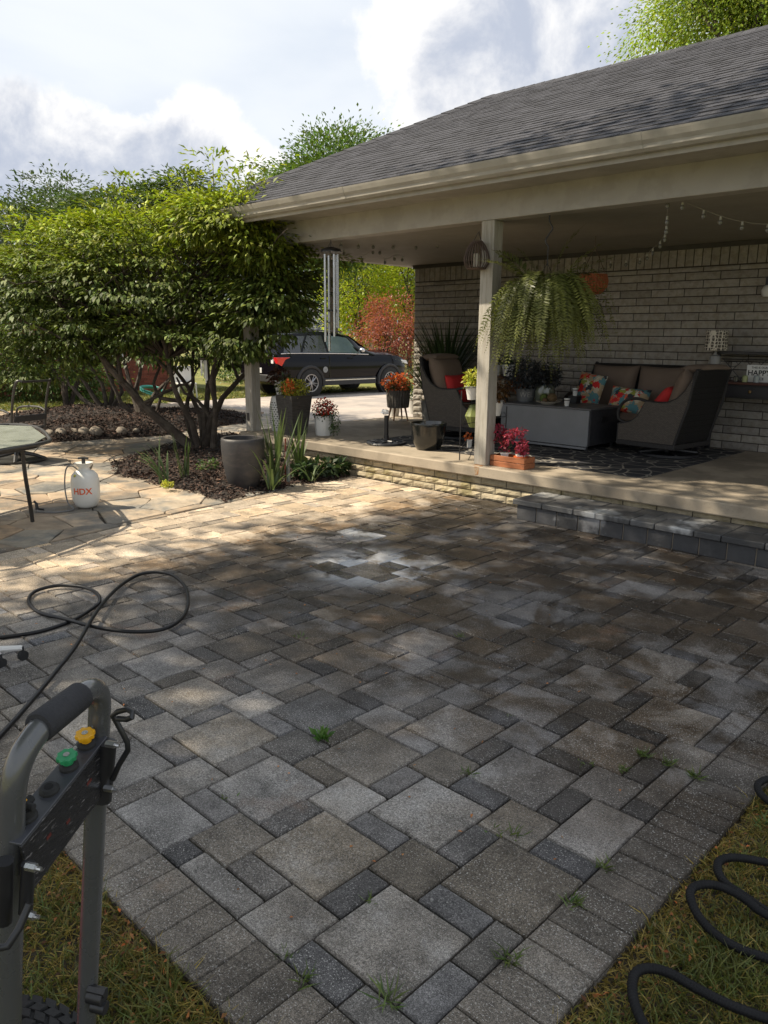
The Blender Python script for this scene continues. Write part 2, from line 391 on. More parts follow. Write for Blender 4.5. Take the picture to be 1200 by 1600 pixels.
def paver_mat(name, base, sheen=True):
    global nt
    m = bpy.data.materials.new(name); m.use_nodes = True; nt = m.node_tree; nt.nodes.clear()
    p = N('ShaderNodeBsdfPrincipled'); o = N('ShaderNodeOutputMaterial'); tcn = N('ShaderNodeTexCoord'); v = tcn.outputs['Object']
    at = N('ShaderNodeAttribute', attribute_name='tint'); mx = N('ShaderNodeMix', data_type='RGBA', blend_type='MULTIPLY', inp={0: 1, 6: (*base, 1)}); LK(at.outputs[0], mx.inputs[7]); c = mx.outputs[2]
    sp = N('ShaderNodeSeparateXYZ'); LK(v, sp.inputs[0]); X_, Y_ = sp.outputs[0], sp.outputs[1]
    tv = N('ShaderNodeVectorMath', operation='MULTIPLY_ADD', inp={1: (37., 53., 29.)}); LK(at.outputs[0], tv.inputs[0]); LK(v, tv.inputs[2]); vt = tv.outputs[0]   # every block has its own wear
    # cloudy wear
    cl = N('ShaderNodeMapRange', inp={1: .3, 2: .7, 3: .50, 4: 1.5}); LK(NOI(6.5, 8, .70, vec=vt), cl.inputs[0])
    sc = N('ShaderNodeVectorMath', operation='SCALE'); LK(c, sc.inputs[0]); LK(cl.outputs[0], sc.inputs[3]); c = sc.outputs[0]
    # mineral bloom (chalky pale patches), mostly near the free corner
    nearr = SST(M('ADD', M('MULTIPLY', X_, .5), M('MULTIPLY', Y_, -.62)), -3.4, -1.4)
    bl = M('MULTIPLY', SST(NOI(3.4, 8, .72, vec=vt), .42, .70), M('ADD', M('MULTIPLY', nearr, .85), .06))
    bl = M('MULTIPLY', bl, SST(at.outputs[2], .62, 1.15)); c = MIXC(bl, c, (.44, .42, .395))
    dry_sunlit = SST(M('ADD', X_, M('MULTIPLY', NOI(1.6, 4, .6, vec=v), .9)), -4.0, -4.55); dc = MIXC(1.0, c, (2.9, 2.5, 2.0)); nt.nodes[-1].blend_type = 'MULTIPLY'; nt.nodes[-1].clamp_result = False; dc = MIXC(.25, dc, (.50, .42, .32)); c = MIXC(M('MULTIPLY', dry_sunlit, .85), c, dc)      # sunlit strip: sun brightness painted into these drier, sandy blocks
    hosed = M('MULTIPLY', SST(M('ADD', Y_, M('MULTIPLY', NOI(1.3, 4, .6, vec=v), 1.2)), 2.0, 3.2), M('SUBTRACT', 1., dry_sunlit)); dk = MIXC(1.0, c, (.70, .70, .73)); nt.nodes[-1].blend_type = 'MULTIPLY'; c = MIXC(hosed, c, dk)   # still damp where it was hosed
    # damp brown stains
    st = SST(NOI(1.5, 7, .68, vec=v, dist=.4), .40, .54)
    band = M('MULTIPLY', SST(Y_, 1.5, 2.8), SST(X_, -5.4, -4.7))
    wet = M('MULTIPLY', st, M('ADD', M('MULTIPLY', band, .95), .10), clamp=True)
    brown = MIXC(1.0, c, (.34, .27, .19)); nt.nodes[-1].blend_type = 'MULTIPLY'
    c = MIXC(M('MULTIPLY', wet, .95), c, brown)
    ru = M('MULTIPLY', SST(NOI(2.3, 5, .6, vec=v), .60, .72), .45); c = MIXC(ru, c, (.17, .10, .06))
    # aggregate
    for sc_, lo_, hi_ in ((330, .45, 1.55), (110, .72, 1.28)):
        gr_ = N('ShaderNodeMapRange', inp={1: .36, 2: .64, 3: lo_, 4: hi_}); LK(NOI(sc_, 3, .6, vec=v), gr_.inputs[0]); g2 = N('ShaderNodeVectorMath', operation='SCALE'); LK(c, g2.inputs[0]); LK(gr_.outputs[0], g2.inputs[3]); c = g2.outputs[0]
    s1 = SST(NOI(190, 2, .5, vec=v), .615, .66); c = MIXC(M('MULTIPLY', s1, M('MULTIPLY', M('ADD', .35, M('MULTIPLY', SST(NOI(2.6, 5, .6, vec=vt), .38, .62), .5)), 1.)), c, (.50, .48, .45))
    s2 = SST(NOI(260, 2, .5, vec=v), .60, .70); c = MIXC(M('MULTIPLY', s2, .5), c, (.02, .02, .02))
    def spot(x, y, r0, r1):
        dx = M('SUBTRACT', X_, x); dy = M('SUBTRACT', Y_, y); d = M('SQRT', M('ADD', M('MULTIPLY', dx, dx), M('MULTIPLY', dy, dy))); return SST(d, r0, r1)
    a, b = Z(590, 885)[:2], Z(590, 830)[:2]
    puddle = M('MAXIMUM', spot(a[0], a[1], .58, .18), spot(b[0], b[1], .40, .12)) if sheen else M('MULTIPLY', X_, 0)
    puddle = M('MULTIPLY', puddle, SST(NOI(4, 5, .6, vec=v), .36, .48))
    wn_ = N('ShaderNodeTexWhiteNoise'); LK(vt2 := at.outputs[0], wn_.inputs[0]); painted_sheen = M('MULTIPLY', M('MULTIPLY', puddle, SST(wn_.outputs[0], .42, .52)), SST(NOI(4, 6, .6, vec=vt), .30, .52)); c = MIXC(M('MULTIPLY', painted_sheen, .8), c, (.66, .68, .72)); LK(c, p.inputs['Base Color'])  # pale colour stands in for sky reflected in the wet patch
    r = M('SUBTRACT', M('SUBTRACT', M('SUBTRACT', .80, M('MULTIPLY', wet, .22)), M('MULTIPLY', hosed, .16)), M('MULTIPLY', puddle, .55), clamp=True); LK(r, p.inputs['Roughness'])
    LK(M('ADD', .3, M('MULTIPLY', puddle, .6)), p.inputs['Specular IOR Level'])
    b1 = N('ShaderNodeBump', inp={'Strength': .55, 'Distance': .004}); LK(NOI(150, 5, .7, vec=v), b1.inputs['Height'])
    b2 = N('ShaderNodeBump', inp={'Strength': .35, 'Distance': .012}); LK(NOI(14, 5, .6, vec=v), b2.inputs['Height']); LK(b1.outputs[0], b2.inputs['Normal']); LK(b2.outputs[0], p.inputs['Normal'])
    LK(p.outputs[0], o.inputs[0]); return m
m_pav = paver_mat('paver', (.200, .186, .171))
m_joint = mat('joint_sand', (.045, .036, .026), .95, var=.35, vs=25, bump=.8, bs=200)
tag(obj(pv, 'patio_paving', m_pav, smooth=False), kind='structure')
sheet('joint_sand', [(-6.3, Y0-2*U), (X1+2*U, Y0-2*U), (X1+2*U, 5.9), (X1+2*U, 6.06), (-6.5, 6.06)], -.013, m_joint)

# ---- flagstone terrace: irregular stones
def voronoi(pts, box):
    P = np.array(pts); cells = []
    for i, p in enumerate(P):
        d = np.sum((P-p)**2, 1); nb = np.argsort(d)[1:18]; poly = [(p[0]-2, p[1]-2), (p[0]+2, p[1]-2), (p[0]+2, p[1]+2), (p[0]-2, p[1]+2)]
        for j in nb:
            q = P[j]; n_ = q-p; m_ = (p+q)/2; poly = clip(poly, n_[0], n_[1], float(n_@m_))
            if len(poly) < 3: break
        cells.append(poly)
    return cells
gr = random.Random(3); pts = []
yy = -2.2
while yy < 8.2:
    xx = -14.5
    while xx < -4.9:
        pts.append((xx+gr.uniform(-.28, .28), yy+gr.uniform(-.22, .22))); xx += gr.uniform(.32, .8)
    yy += .42
fl = MB()
for poly in voronoi(pts, None):
    if len(poly) < 3: continue
    poly = clip(poly, 1, .16, -5.445)
    if len(poly) < 3: continue
    q = []
    for i in range(len(poly)):                     # break the straight edges a little
        a, b = poly[i], poly[(i+1) % len(poly)]; q.append(a); L = math.dist(a, b)
        if L > .2: q.append(((a[0]+b[0])/2+gr.uniform(-.015, .015), (a[1]+b[1])/2+gr.uniform(-.015, .015)))
    g = gr.uniform(.6, 1.15); w = gr.gauss(0, .05)
    stone(fl, q, -.002+gr.uniform(-.004, .006), gr.uniform(.003, .008), .006, (g*(1+w), g, g*(1-w)), dep=.05, drop=.006)
m_flag = mat('flagstone', (.42, .33, .235), .85, var=.3, vs=4, bump=1., bs=22, tint=True, col2=(.22, .20, .17), c2s=2.2, specks=(120, .66, (.45, .4, .33)))
tag(obj(fl, 'flagstone_terrace', m_flag, smooth=False), kind='structure')
m_tj = mat('terrace_dirt', (.10, .075, .05), .95, var=.35, vs=9, bump=.8, bs=90)
sheet('terrace_joints', [(-14.6, -2.4), (-5.06, -2.4), (-6.44, 6.2), (-6.44, 8.1), (-14.6, 8.1)], -.016, m_tj)

# ---- mulch beds
def bed(name, poly, h, seed, nchips):
    P = np.array(poly); c = P.mean(0); g = np.random.default_rng(seed); mb = MB(); rings = 7; n = len(poly)*4
    per = []
    for i in range(len(poly)):
        a, b = P[i], P[(i+1) % len(poly)]
        for k in range(4): per.append(a+(b-a)*k/4+g.normal(size=2)*.03)
    vs = []
    for r in range(rings):
        t = r/(rings-1)
        for q in per:
            p = q+(c-q)*t*.98; vs.append((p[0], p[1], -.015+h*math.sin(min(1, t*2.2)*math.pi/2)+g.normal()*.008*(r > 0)))
    fs = [(r*n+i, r*n+(i+1) % n, (r+1)*n+(i+1) % n, (r+1)*n+i) for r in range(rings-1) for i in range(n)]+[tuple((rings-1)*n+i for i in range(n))]
    mb.add(vs, fs); o = tag(obj(mb, 'mulch_bed', mat('mulch', (.013, .009, .007), .95, var=.4, vs=14, bump=1, bs=70, col2=(.03, .02, .015), c2s=30)), kind='structure')
    k = g.integers(0, len(per), nchips); pe = np.array(per); f_ = g.random((nchips, 1)); q0 = pe[k]*(1-f_)+pe[(k+1) % len(per)]*f_; t = 1-np.sqrt(g.random(nchips)); p = q0+(c-q0)*(t*.96)[:, None]+g.normal(size=(nchips, 2))*.02
    z = -.01+h*np.sin(np.minimum(1, t*2.0)*math.pi/2)+.01
    return np.c_[p, z]
def chips(P, name, lab=None):
    n = len(P); d = rnd(n)*np.array([1, 1, .35]); nn = np.array([0, 0, 1.])+rnd(n)*.5
    q = leafquads(P, d, nn, rng.uniform(.025, .075, n), rng.uniform(.010, .028, n)); t = tints(n, .12, 1.35, .12)*np.where(rng.random((n, 1)) < .06, 2., 1.)
    return tag(quadobj(q, t, name, mat('bark_chip', (.07, .042, .03), .9, tint=True)), kind='stuff')
b1 = [tuple(Z(*p)[:2]) for p in [(178, 745), (170, 722), (240, 700), (330, 676), (405, 676)]]+[(-6.75, 6.02), (-6.34, 5.98), (-6.25, 5.62)]+[tuple(Z(*p)[:2]) for p in [(500, 752), (420, 768), (350, 784), (285, 768), (230, 752)]]
b2 = [tuple(Z(*p)[:2]) for p in [(-60, 700), (0, 693), (80, 692), (160, 687), (250, 681), (335, 668), (400, 659), (405, 650), (350, 648), (290, 648), (180, 634), (90, 640), (10, 652), (-80, 668)]]
CH = np.concatenate([bed('mulch_bed', b1, .07, 1, 16000), bed('mulch_bed', b2, .20, 2, 30000)])
tag(chips(CH, 'mulch_chips'), label='brown bark chips lying on the planting beds', cat='mulch')

# ================================================================== HOUSE
FZ = .33
house = thing('house', 'low taupe brick house with a covered porch and grey shingle hip roof', 'house', (-8.4, 6, 0))
m_trim = mat('trim_paint', (.36, .335, .295), .55, var=.06, vs=3, bump=.08, bs=40, col2=(.32, .297, .26), c2s=5)
m_post = mat('post_paint', (.40, .37, .32), .6, var=.10, vs=3, bump=.35, bs=30, mp=(6, 6, .6), col2=(.33, .30, .25), c2s=7)
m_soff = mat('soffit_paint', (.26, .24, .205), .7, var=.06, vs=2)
m_dark = mat('dark_trim', (.05, .045, .04), .6)
m_mort = mat('mortar', (.05, .042, .036), .95, var=.2, vs=20)
m_brick = mat('painted_brick', (.31, .285, .25), .72, var=.12, vs=20, bump=.55, bs=55, tint=True, col2=(.26, .23, .19), c2s=14)
m_fbrick = mat('cream_brick', (.38, .32, .215), .85, var=.22, vs=14, bump=.8, bs=60, tint=True, col2=(.24, .20, .10), c2s=5, c2r=(.5, .66))
m_slab = mat('porch_concrete', (.36, .30, .225), .8, var=.14, vs=3, bump=.35, bs=130, col2=(.24, .20, .15), c2s=1.6, specks=(150, .66, (.16, .13, .10)))
X0P, YW, XR = -8.42, 9.1, 1.2
def brick_face(mb, x0, x1, z0, z1, y, bl, bh, jt, amp, soldier=None, gx=7, gz=3, tl=.85, th=1.12, dep=.05):
    """bricks facing -Y laid in running bond, the faces lumpy by amp(x)"""
    z = z0; row = 0
    while z < z1-.02:
        h = min(bh, z1-z); x = x0-(bl/2 if row % 2 else 0)-random.uniform(0, .03)
        while x < x1:
            a, b = max(x, x0), min(x+bl-jt, x1)
            if b-a > .03: rock(mb, a, b, z, z+h-jt, y, amp((a+b)/2), gx, gz, random.uniform(tl, th)*random.choice([.86, 1, 1, 1, 1.08]), dep)
            x += bl
        z += bh; row += 1
def rock(mb, a, b, z0, z1, y, amp, gx, gz, t, dep=.05):
    vs = []; gx = max(2, int(gx*(b-a)/.38)+1) if amp > .002 else 1; gz = gz if amp > .002 else 1
    for i in range(gz+1):
        for j in range(gx+1):
            e = i in (0, gz) or j in (0, gx)
            vs.append((a+(b-a)*j/gx+(0 if e else random.uniform(-.006, .006)), y-(0 if e else random.uniform(.1, 1)*amp)-(.0 if not e else -.003), z0+(z1-z0)*i/gz))
    n = len(vs); fs = [(i*(gx+1)+j, i*(gx+1)+j+1, (i+1)*(gx+1)+j+1, (i+1)*(gx+1)+j) for i in range(gz) for j in range(gx)]
    ring = [j for j in range(gx+1)]+[i*(gx+1)+gx for i in range(1, gz+1)]+[gz*(gx+1)+j for j in range(gx-1, -1, -1)]+[i*(gx+1) for i in range(gz-1, 0, -1)]
    vs += [(vs[k][0], y+dep, vs[k][2]) for k in ring]; L = len(ring)
    fs += [(ring[k], n+k, n+(k+1) % L, ring[(k+1) % L]) for k in range(L)]
    mb.add(vs, fs, (t, t, t*random.uniform(.97, 1.02)))
XWL = -8.15
bw = MB()
brick_face(bw, XWL, XR, FZ+.005, 2.36, YW-.03, .40, .0895, .011, lambda x: .018 if x < -5.2 else .004)
x = XWL
while x < XR: t = random.uniform(.85, 1.1); rock(bw, x, x+.088, 2.365, 2.598, YW-.03, .012 if x < -5.2 else .003, 3, 5, t); x += .099
wall = obj(bw, 'brick_wall', m_brick, house, smooth=False)
mo = MB(); mo.box(XWL+.004, XR, YW-.022, YW+.25, FZ, 2.6); mo.box(XWL+.004, XWL+.25, YW+.25, 16, -.1, 2.6); mo.box(XWL+.25, XR, YW+.25, 16, -.1, 2.6)
obj(mo, 'mortar', m_mort, wall)
fb = MB(); brick_face(fb, X0P+.03, XR, 0., .222, 6.045, .30, .074, .009, lambda x: .014, gz=3)
fnd = obj(fb, 'foundation_wall', m_fbrick, house, smooth=False)
mo = MB(); mo.box(X0P+.035, XR, 6.055, 6.2, -.05, .222); mo.box(X0P+.04, X0P+.2, 6.2, 9.1, -.1, .222); obj(mo, 'mortar', m_mort, fnd)
sl = MB(); sl.box(X0P, XR, 5.985, YW-.023, .222, FZ); obj(sl, 'porch_slab', m_slab, house, bevel=.012)
# beam, soffit, fascia, gutter
bm = MB(); bm.box(-8.44, XR, 6.05, 6.21, 2.6, 2.86); bm.box(-8.44, -8.28, 6.212, YW+.3, 2.6, 2.86); obj(bm, 'beam', m_trim, house, bevel=.006)
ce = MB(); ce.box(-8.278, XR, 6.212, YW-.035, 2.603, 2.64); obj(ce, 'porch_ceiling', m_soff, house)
tr = MB(); tr.box(XWL-.02, XR, YW-.06, YW-.034, 2.55, 2.602); obj(tr, 'ceiling_trim', m_dark, house)
so = MB(); so.box(-8.92, XR, 5.58, 6.048, 2.835, 2.855); so.box(-8.92, -8.442, 6.05, 16, 2.835, 2.855); obj(so, 'eave_soffit', m_trim, house)
fa = MB(); fa.box(-8.95, XR, 5.555, 5.578, 2.80, 2.95); fa.box(-8.95, -8.925, 5.58, 16, 2.80, 2.95); obj(fa, 'fascia', m_trim, house)
gp = [(5.554, 2.835), (5.50, 2.835), (5.475, 2.855), (5.47, 2.88), (5.45, 2.905), (5.435, 2.94), (5.43, 2.955), (5.445, 2.958), (5.452, 2.948), (5.552, 2.948)]
gu = MB(); gu.prism(gp, 'x', -8.96, XR); g_ = obj(gu, 'gutter', m_trim, house, smooth=False)
for x_ in (-5.9, -2.85): sm = MB(); sm.prism([(y_*1.0-(.0025 if y_ < 5.5 else 0), z_-(.0015 if z_ < 2.9 else -.0015)) for y_, z_ in gp], 'x', x_, x_+.06); obj(sm, 'gutter_seam', m_trim, g_, smooth=False)
# roof
ez, ey, rx, ry, rz_ = 2.965, 5.47, -7.2, 9.6, 4.86
rf = MB(); L = math.hypot(ry-ey, rz_-ez); nrow = 34; ex = L/nrow; sy, szz = (ry-ey)/L, (rz_-ez)/L; nY, nZ = -szz, sy
def rp(x, s, h): return (x, ey+sy*s+nY*h, ez+szz*s+nZ*h)
for r in range(nrow):
    s0, s1 = r*ex, (r+1)*ex+.02; xl = -8.98+(rx+8.98)*(s0/L); xl1 = -8.98+(rx+8.98)*min(1, s1/L); x = xl-random.uniform(0, .2)
    while x < XR:
        w = random.choice([.09, .13, .17, .22, .28]); a, b = max(x, xl), x+w-.003; th = random.choice([.007, .007, .010]); g = random.uniform(.76, 1.2)
        a1 = max(a, xl1)
        if b > a1+.01: rf.add([rp(a, s0, th), rp(b, s0, th), rp(b, s1, .001), rp(a1, s1, .001), rp(a, s0, -.004), rp(b, s0, -.004)], [(0, 1, 2, 3), (4, 5, 1, 0)], (g, g, g*1.02))
        x += w
m_shing = mat('asphalt_shingle', (.048, .048, .056), .9, var=.22, vs=5, bump=.9, bs=260, tint=True, specks=(200, .66, (.21, .20, .20)))
roof = obj(rf, 'roof', m_shing, house, smooth=False)
rb = MB(); e1 = 16-(0)
rb.add([(-8.98, ey, ez-.012), (XR, ey, ez-.012), (XR, ry, rz_-.012), (rx, ry, rz_-.012), (-8.98, 14.5, ez), (XR, 14.5, ez)], [(0, 1, 2, 3), (0, 3, 4), (3, 2, 5, 4)]); 
rb.box(-8.98, XR, ey-.012, ey, ez-.035, ez+.006)
obj(rb, 'roof_deck', m_shing, roof, smooth=False)
rc = MB(); x = rx
while x < XR:
    g = random.uniform(.7, 1.1); rc.add([(x, ry-.14, rz_-.06), (x+.2, ry-.14, rz_-.06), (x+.2, ry, rz_+.028), (x, ry, rz_+.022), (x+.2, ry+.14, rz_-.06), (x, ry+.14, rz_-.06)], [(0, 1, 2, 3), (3, 2, 4, 5)], (g, g, g)); x += .16
nh = 22
for k in range(nh):
    t0, t1 = k/nh, (k+1.25)/nh; a = Vector((-8.98, ey, ez)).lerp(Vector((rx, ry, rz_)), t0); b = Vector((-8.98, ey, ez)).lerp(Vector((rx, ry, rz_)), min(1, t1)); g = random.uniform(.7, 1.1)
    rc.add([a+Vector((.13, 0, .012)), b+Vector((.13, 0, .004)), b+Vector((0, 0, .03)), a+Vector((0, 0, .04)), b+Vector((-.06, .1, -.02)), a+Vector((-.06, .1, -.01))], [(0, 1, 2, 3), (3, 2, 4, 5)], (g, g, g))
obj(rc, 'ridge_cap', m_shing, roof, smooth=False)
# posts
for x0, lab in ((-4.63, 'sunlit taupe post with a rust stain at its foot'), (-8.39, 'taupe post at the open end of the porch')):
    po = MB(); po.box(x0, x0+.145, 6.065, 6.205, FZ+.002, 2.6); p = obj(po, 'post', m_post, house, bevel=.005); p['label'] = lab
ob = MB(); ob.box(-8.36, -8.31, 6.055, 6.064, .47, .57); obj(ob, 'outlet_cover', m_dark, p, bevel=.003)
rs = MB(); rs.add([(-4.56, 5.9845, .325), (-4.50, 5.9845, .325), (-4.51, 5.9845, .25), (-4.545, 5.9845, .24)], [(0, 3, 2, 1)])
rs.add([(-4.59, 6.0, FZ+.0015), (-4.49, 6.0, FZ+.0015), (-4.5, 6.062, FZ+.0015), (-4.6, 6.062, FZ+.0015)], [(0, 1, 2, 3)])
obj(rs, 'rust_stain', mat('rust_stain', (.30, .13, .045), .9, var=.3, vs=40, col2=(.36, .27, .18), c2s=30), house)

# ---- paver step
stp = thing('garden_step', 'dark grey paver step with pale streaks below the porch', 'step', (-3.75, 5.57, 0))
m_step = mat('step_paver', (.06, .06, .062), .6, var=.25, vs=8, bump=.5, bs=80, tint=True, col2=(.34, .34, .34), c2s=2.2, c2r=(.55, .68), mp=(1, 1, 1))  # pale grey noise patches over the dark base
ris = MB(); x = -3.765
while x < XR: g = random.uniform(.55, 1.25); ris.box(x, x+.192, 5.575, 5.75, .0, .128, (g, g, g*1.02)); x += .201
ris2 = obj(ris, 'riser', m_step, stp, bevel=.004)
cap = MB(); x = -3.80; k = 0
while x < XR:
    w = random.choice([.2, .3, .3]); g = random.uniform(.8, 1.7)
    cap.box(x, x+w-.006, 5.552, 5.80, .131, .180, (g, g, g*.98)); x += w
x = -3.80
while x < XR:
    w = random.choice([.2, .3]); g = random.uniform(.8, 1.9); cap.box(x, x+w-.006, 5.806, 6.028, .131, .179+random.uniform(-.002, .002), (g, g*.98, g*.93)); x += w
obj(cap, 'cap', m_step, stp, bevel=.008)
jb = MB(); jb.box(-3.755, XR, 5.585, 6.02, .0, .1295); obj(jb, 'core', mat('step_joint', (.30, .25, .19), .9, var=.2, vs=12), stp)

# ================================================================== NEIGHBOUR BUILDINGS
nb = thing('neighbour_house', 'red brick two storey house with dark roof behind the shrubs', 'house', (-22, 6, 0))
m_red = mat('red_brick', (.25, .075, .045), .9, var=.25, vs=30, bump=.4, bs=40, tint=True)
rb = MB()
z = -.1; row = 0
while z < 2.7:
    y = -4-(.11 if row % 2 else 0)
    while y < 13: g = random.uniform(.7, 1.3); rb.box(-22.06, -22, y, y+.21, z, z+.066, (g, g, g)); y += .22
    z += .075; row += 1
rw = obj(rb, 'wall', m_red, nb, smooth=False)
q = MB(); q.box(-30, -22.01, -4, 13, -.1, 2.75); q.box(-32, -25, -6, 8.9, 2.75, 5.9); obj(q, 'wall_core', mat('brick_mortar', (.22, .12, .09), .9), rw)
r2 = MB(); e = .45
def hip(mb, x0, x1, y0, y1, z, h, ins):
    xm = (x0+x1)/2; mb.add([(x0, y0, z), (x1, y0, z), (x1, y1, z), (x0, y1, z), (xm, y0+ins, z+h), (xm, y1-ins, z+h), (x0, y0, z-.18), (x1, y0, z-.18), (x1, y1, z-.18), (x0, y1, z-.18)],
           [(0, 1, 4), (1, 2, 5, 4), (2, 3, 5), (3, 0, 4, 5), (6, 7, 1, 0), (7, 8, 2, 1), (8, 9, 3, 2), (9, 6, 0, 3), (9, 8, 7, 6)])
hip(r2, -30.4, -21.6, -4.4, 13.4, 2.9, 1.6, 4.4); obj(r2, 'roof', m_shing, nb, smooth=False)
r3 = MB(); hip(r3, -32.4, -24.6, -6.4, 9.3, 6.0, 1.9, 4.2); obj(r3, 'upper_roof', m_shing, nb, smooth=False)
for yy_ in (.5, 3.2, 10.4):
    wn = MB(); wn.box(-21.99, -21.93, yy_, yy_+1.1, .9, 2.1); wo = obj(wn, 'window', mat('white_frame', (.7, .7, .68), .5), nb, bevel=.01)
    gl = MB(); gl.box(-21.925, -21.92, yy_+.07, yy_+1.03, .97, 2.03); obj(gl, 'pane', mat('dark_glass', (.02, .025, .03), .08, spec=.8), wo)
fh = thing('far_house', 'cream house with a wide grey roof far behind the parked car', 'house', tuple(Z(515, 540, 0)))
c0 = D(515, 545, 62); fx = rt*np.array([1, 1, 0]); fx = Vector(fx/np.linalg.norm(fx)); fyv = Vector((-fx.y, fx.x, 0)); c0 = Vector((c0[0], c0[1], 0)); fh.location = c0
def fb_(mb, a0, a1, b0, b1, z0, z1):
    vs = [c0+fx*a+fyv*b+Vector((0, 0, z)) for z in (z0, z1) for a, b in ((a0, b0), (a1, b0), (a1, b1), (a0, b1))]; mb.add(vs, [(0, 3, 2, 1), (4, 5, 6, 7), (0, 1, 5, 4), (1, 2, 6, 5), (2, 3, 7, 6), (3, 0, 4, 7)])
q = MB(); fb_(q, -7, 5.5, 0, 8, -1, 1.75); obj(q, 'wall', mat('cream_siding', (.62, .58, .46), .8), fh)
q = MB(); vs = [c0+fx*a+fyv*b+Vector((0, 0, z)) for a, b, z in ((-7.5, -.6, 1.7), (6, -.6, 1.7), (6, 8.6, 1.7), (-7.5, 8.6, 1.7), (-4, 4, 3.9), (2.5, 4, 3.9))]
q.add(vs, [(0, 1, 5, 4), (1, 2, 5), (2, 3, 4, 5), (3, 0, 4), (3, 2, 1, 0)]); obj(q, 'roof', mat('far_roof', (.19, .20, .22), .9, var=.2, vs=4), fh, smooth=False)
for a in (-5.6, -3.9, -3.3, -1.2, .8): q = MB(); fb_(q, a, a+.42, -.02, .0, .75, 1.45); obj(q, 'window', MATS['dark_glass'], fh)

# ================================================================== SHRUBS AND TREES
m_bark = mat('grey_bark', (.05, .037, .028), .9, var=.3, vs=6, bump=.9, bs=45, col2=(.085, .068, .052), c2s=9)
m_bark2 = mat('brown_bark', (.07, .05, .035), .9, var=.3, vs=3, bump=.9, bs=12)
lf1 = leafmat('shrub_leaf', (.085, .115, .022), .22, .6)
lf2 = leafmat('back_shrub_leaf', (.07, .105, .03), .28)
def px_stem(mb, pts, d0, d1, r0, r1, sides=8):
    P = [D(x, y, d0+(d1-d0)*i/(len(pts)-1)) for i, (x, y) in enumerate(pts)]
    Q = []
    for i in range(len(P)-1):
        for k in range(2): Q.append(P[i]+(P[i+1]-P[i])*k/2+np.array([random.gauss(0, .01) for _ in range(3)]))
    Q.append(P[-1]); n = len(Q); mb.tube(Q, [r0+(r1-r0)*(i/(n-1))**.8 for i in range(n)], sides); return Q
def dist_of(p): return float((np.array(p)-CAM)@fw)
# --- the big front shrub
base = Z(313, 705); d = dist_of(base)
sh = thing('burning_bush', 'large spreading shrub with many crooked stems beside the tall grey pot', 'shrub', tuple(base))
cen = D(262, 440, d+.1); C1 = []; O1 = []
for (px, py, dd, rx_, rz2, n, sd) in [(250, 440, 0, 1.7, .92, 250, 1), (120, 445, .1, 1.25, .85, 170, 2), (372, 440, -.5, .95, .88, 170, 3), (20, 470, .3, 1.0, .75, 90, 4), (432, 450, -1.3, .55, .6, 90, 5), (250, 530, .0, 1.5, .45, 60, 6), (335, 365, -.4, .7, .42, 70, 7), (180, 375, .1, .95, .42, 80, 8), (408, 378, -1.5, .40, .32, 60, 9), (330, 345, -1.4, .5, .34, 70, 15), (368, 345, -1.5, .36, .26, 60, 16), (60, 570, .2, .9, .3, 40, 17), (385, 515, -1.0, .42, .42, 34, 10), (110, 525, -.1, .8, .4, 40, 12)]:
    c, o = ell_points(n, D(px, py, d+dd), (rx_*.92, rx_*.92, rz2), .5, .2, sd); C1.append(c); O1.append(o)
C1 = np.concatenate(C1); O1 = np.concatenate(O1)
gs = np.random.default_rng(21); ii = gs.choice(len(C1), 110, replace=False); ii = ii[(O1[ii, 2] > -.1)]; SPR = []
for i_ in ii:                                    # loose outer sprays that break the outline
    d_ = unit(O1[i_]+np.array([0, 0, .45])+gs.normal(size=3)*.3); l_ = gs.uniform(.2, .5)
    SPR.append((C1[i_], C1[i_]+d_*l_)); C1 = np.concatenate([C1, [C1[i_]+d_*l_*.5, C1[i_]+d_*l_]]); O1 = np.concatenate([O1, [d_, d_]])
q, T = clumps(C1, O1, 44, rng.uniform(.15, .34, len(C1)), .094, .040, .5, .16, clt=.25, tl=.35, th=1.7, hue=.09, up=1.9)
ytop = np.clip((q[:, 0, 2]-2.1)/1.0, 0, 1)[:, None]; T = T*(1+ytop*np.array([1.9, 1.55, .15]))  # upper leaves: yellow new growth plus sunlight painted into the tint
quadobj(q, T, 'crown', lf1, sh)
mb = MB()
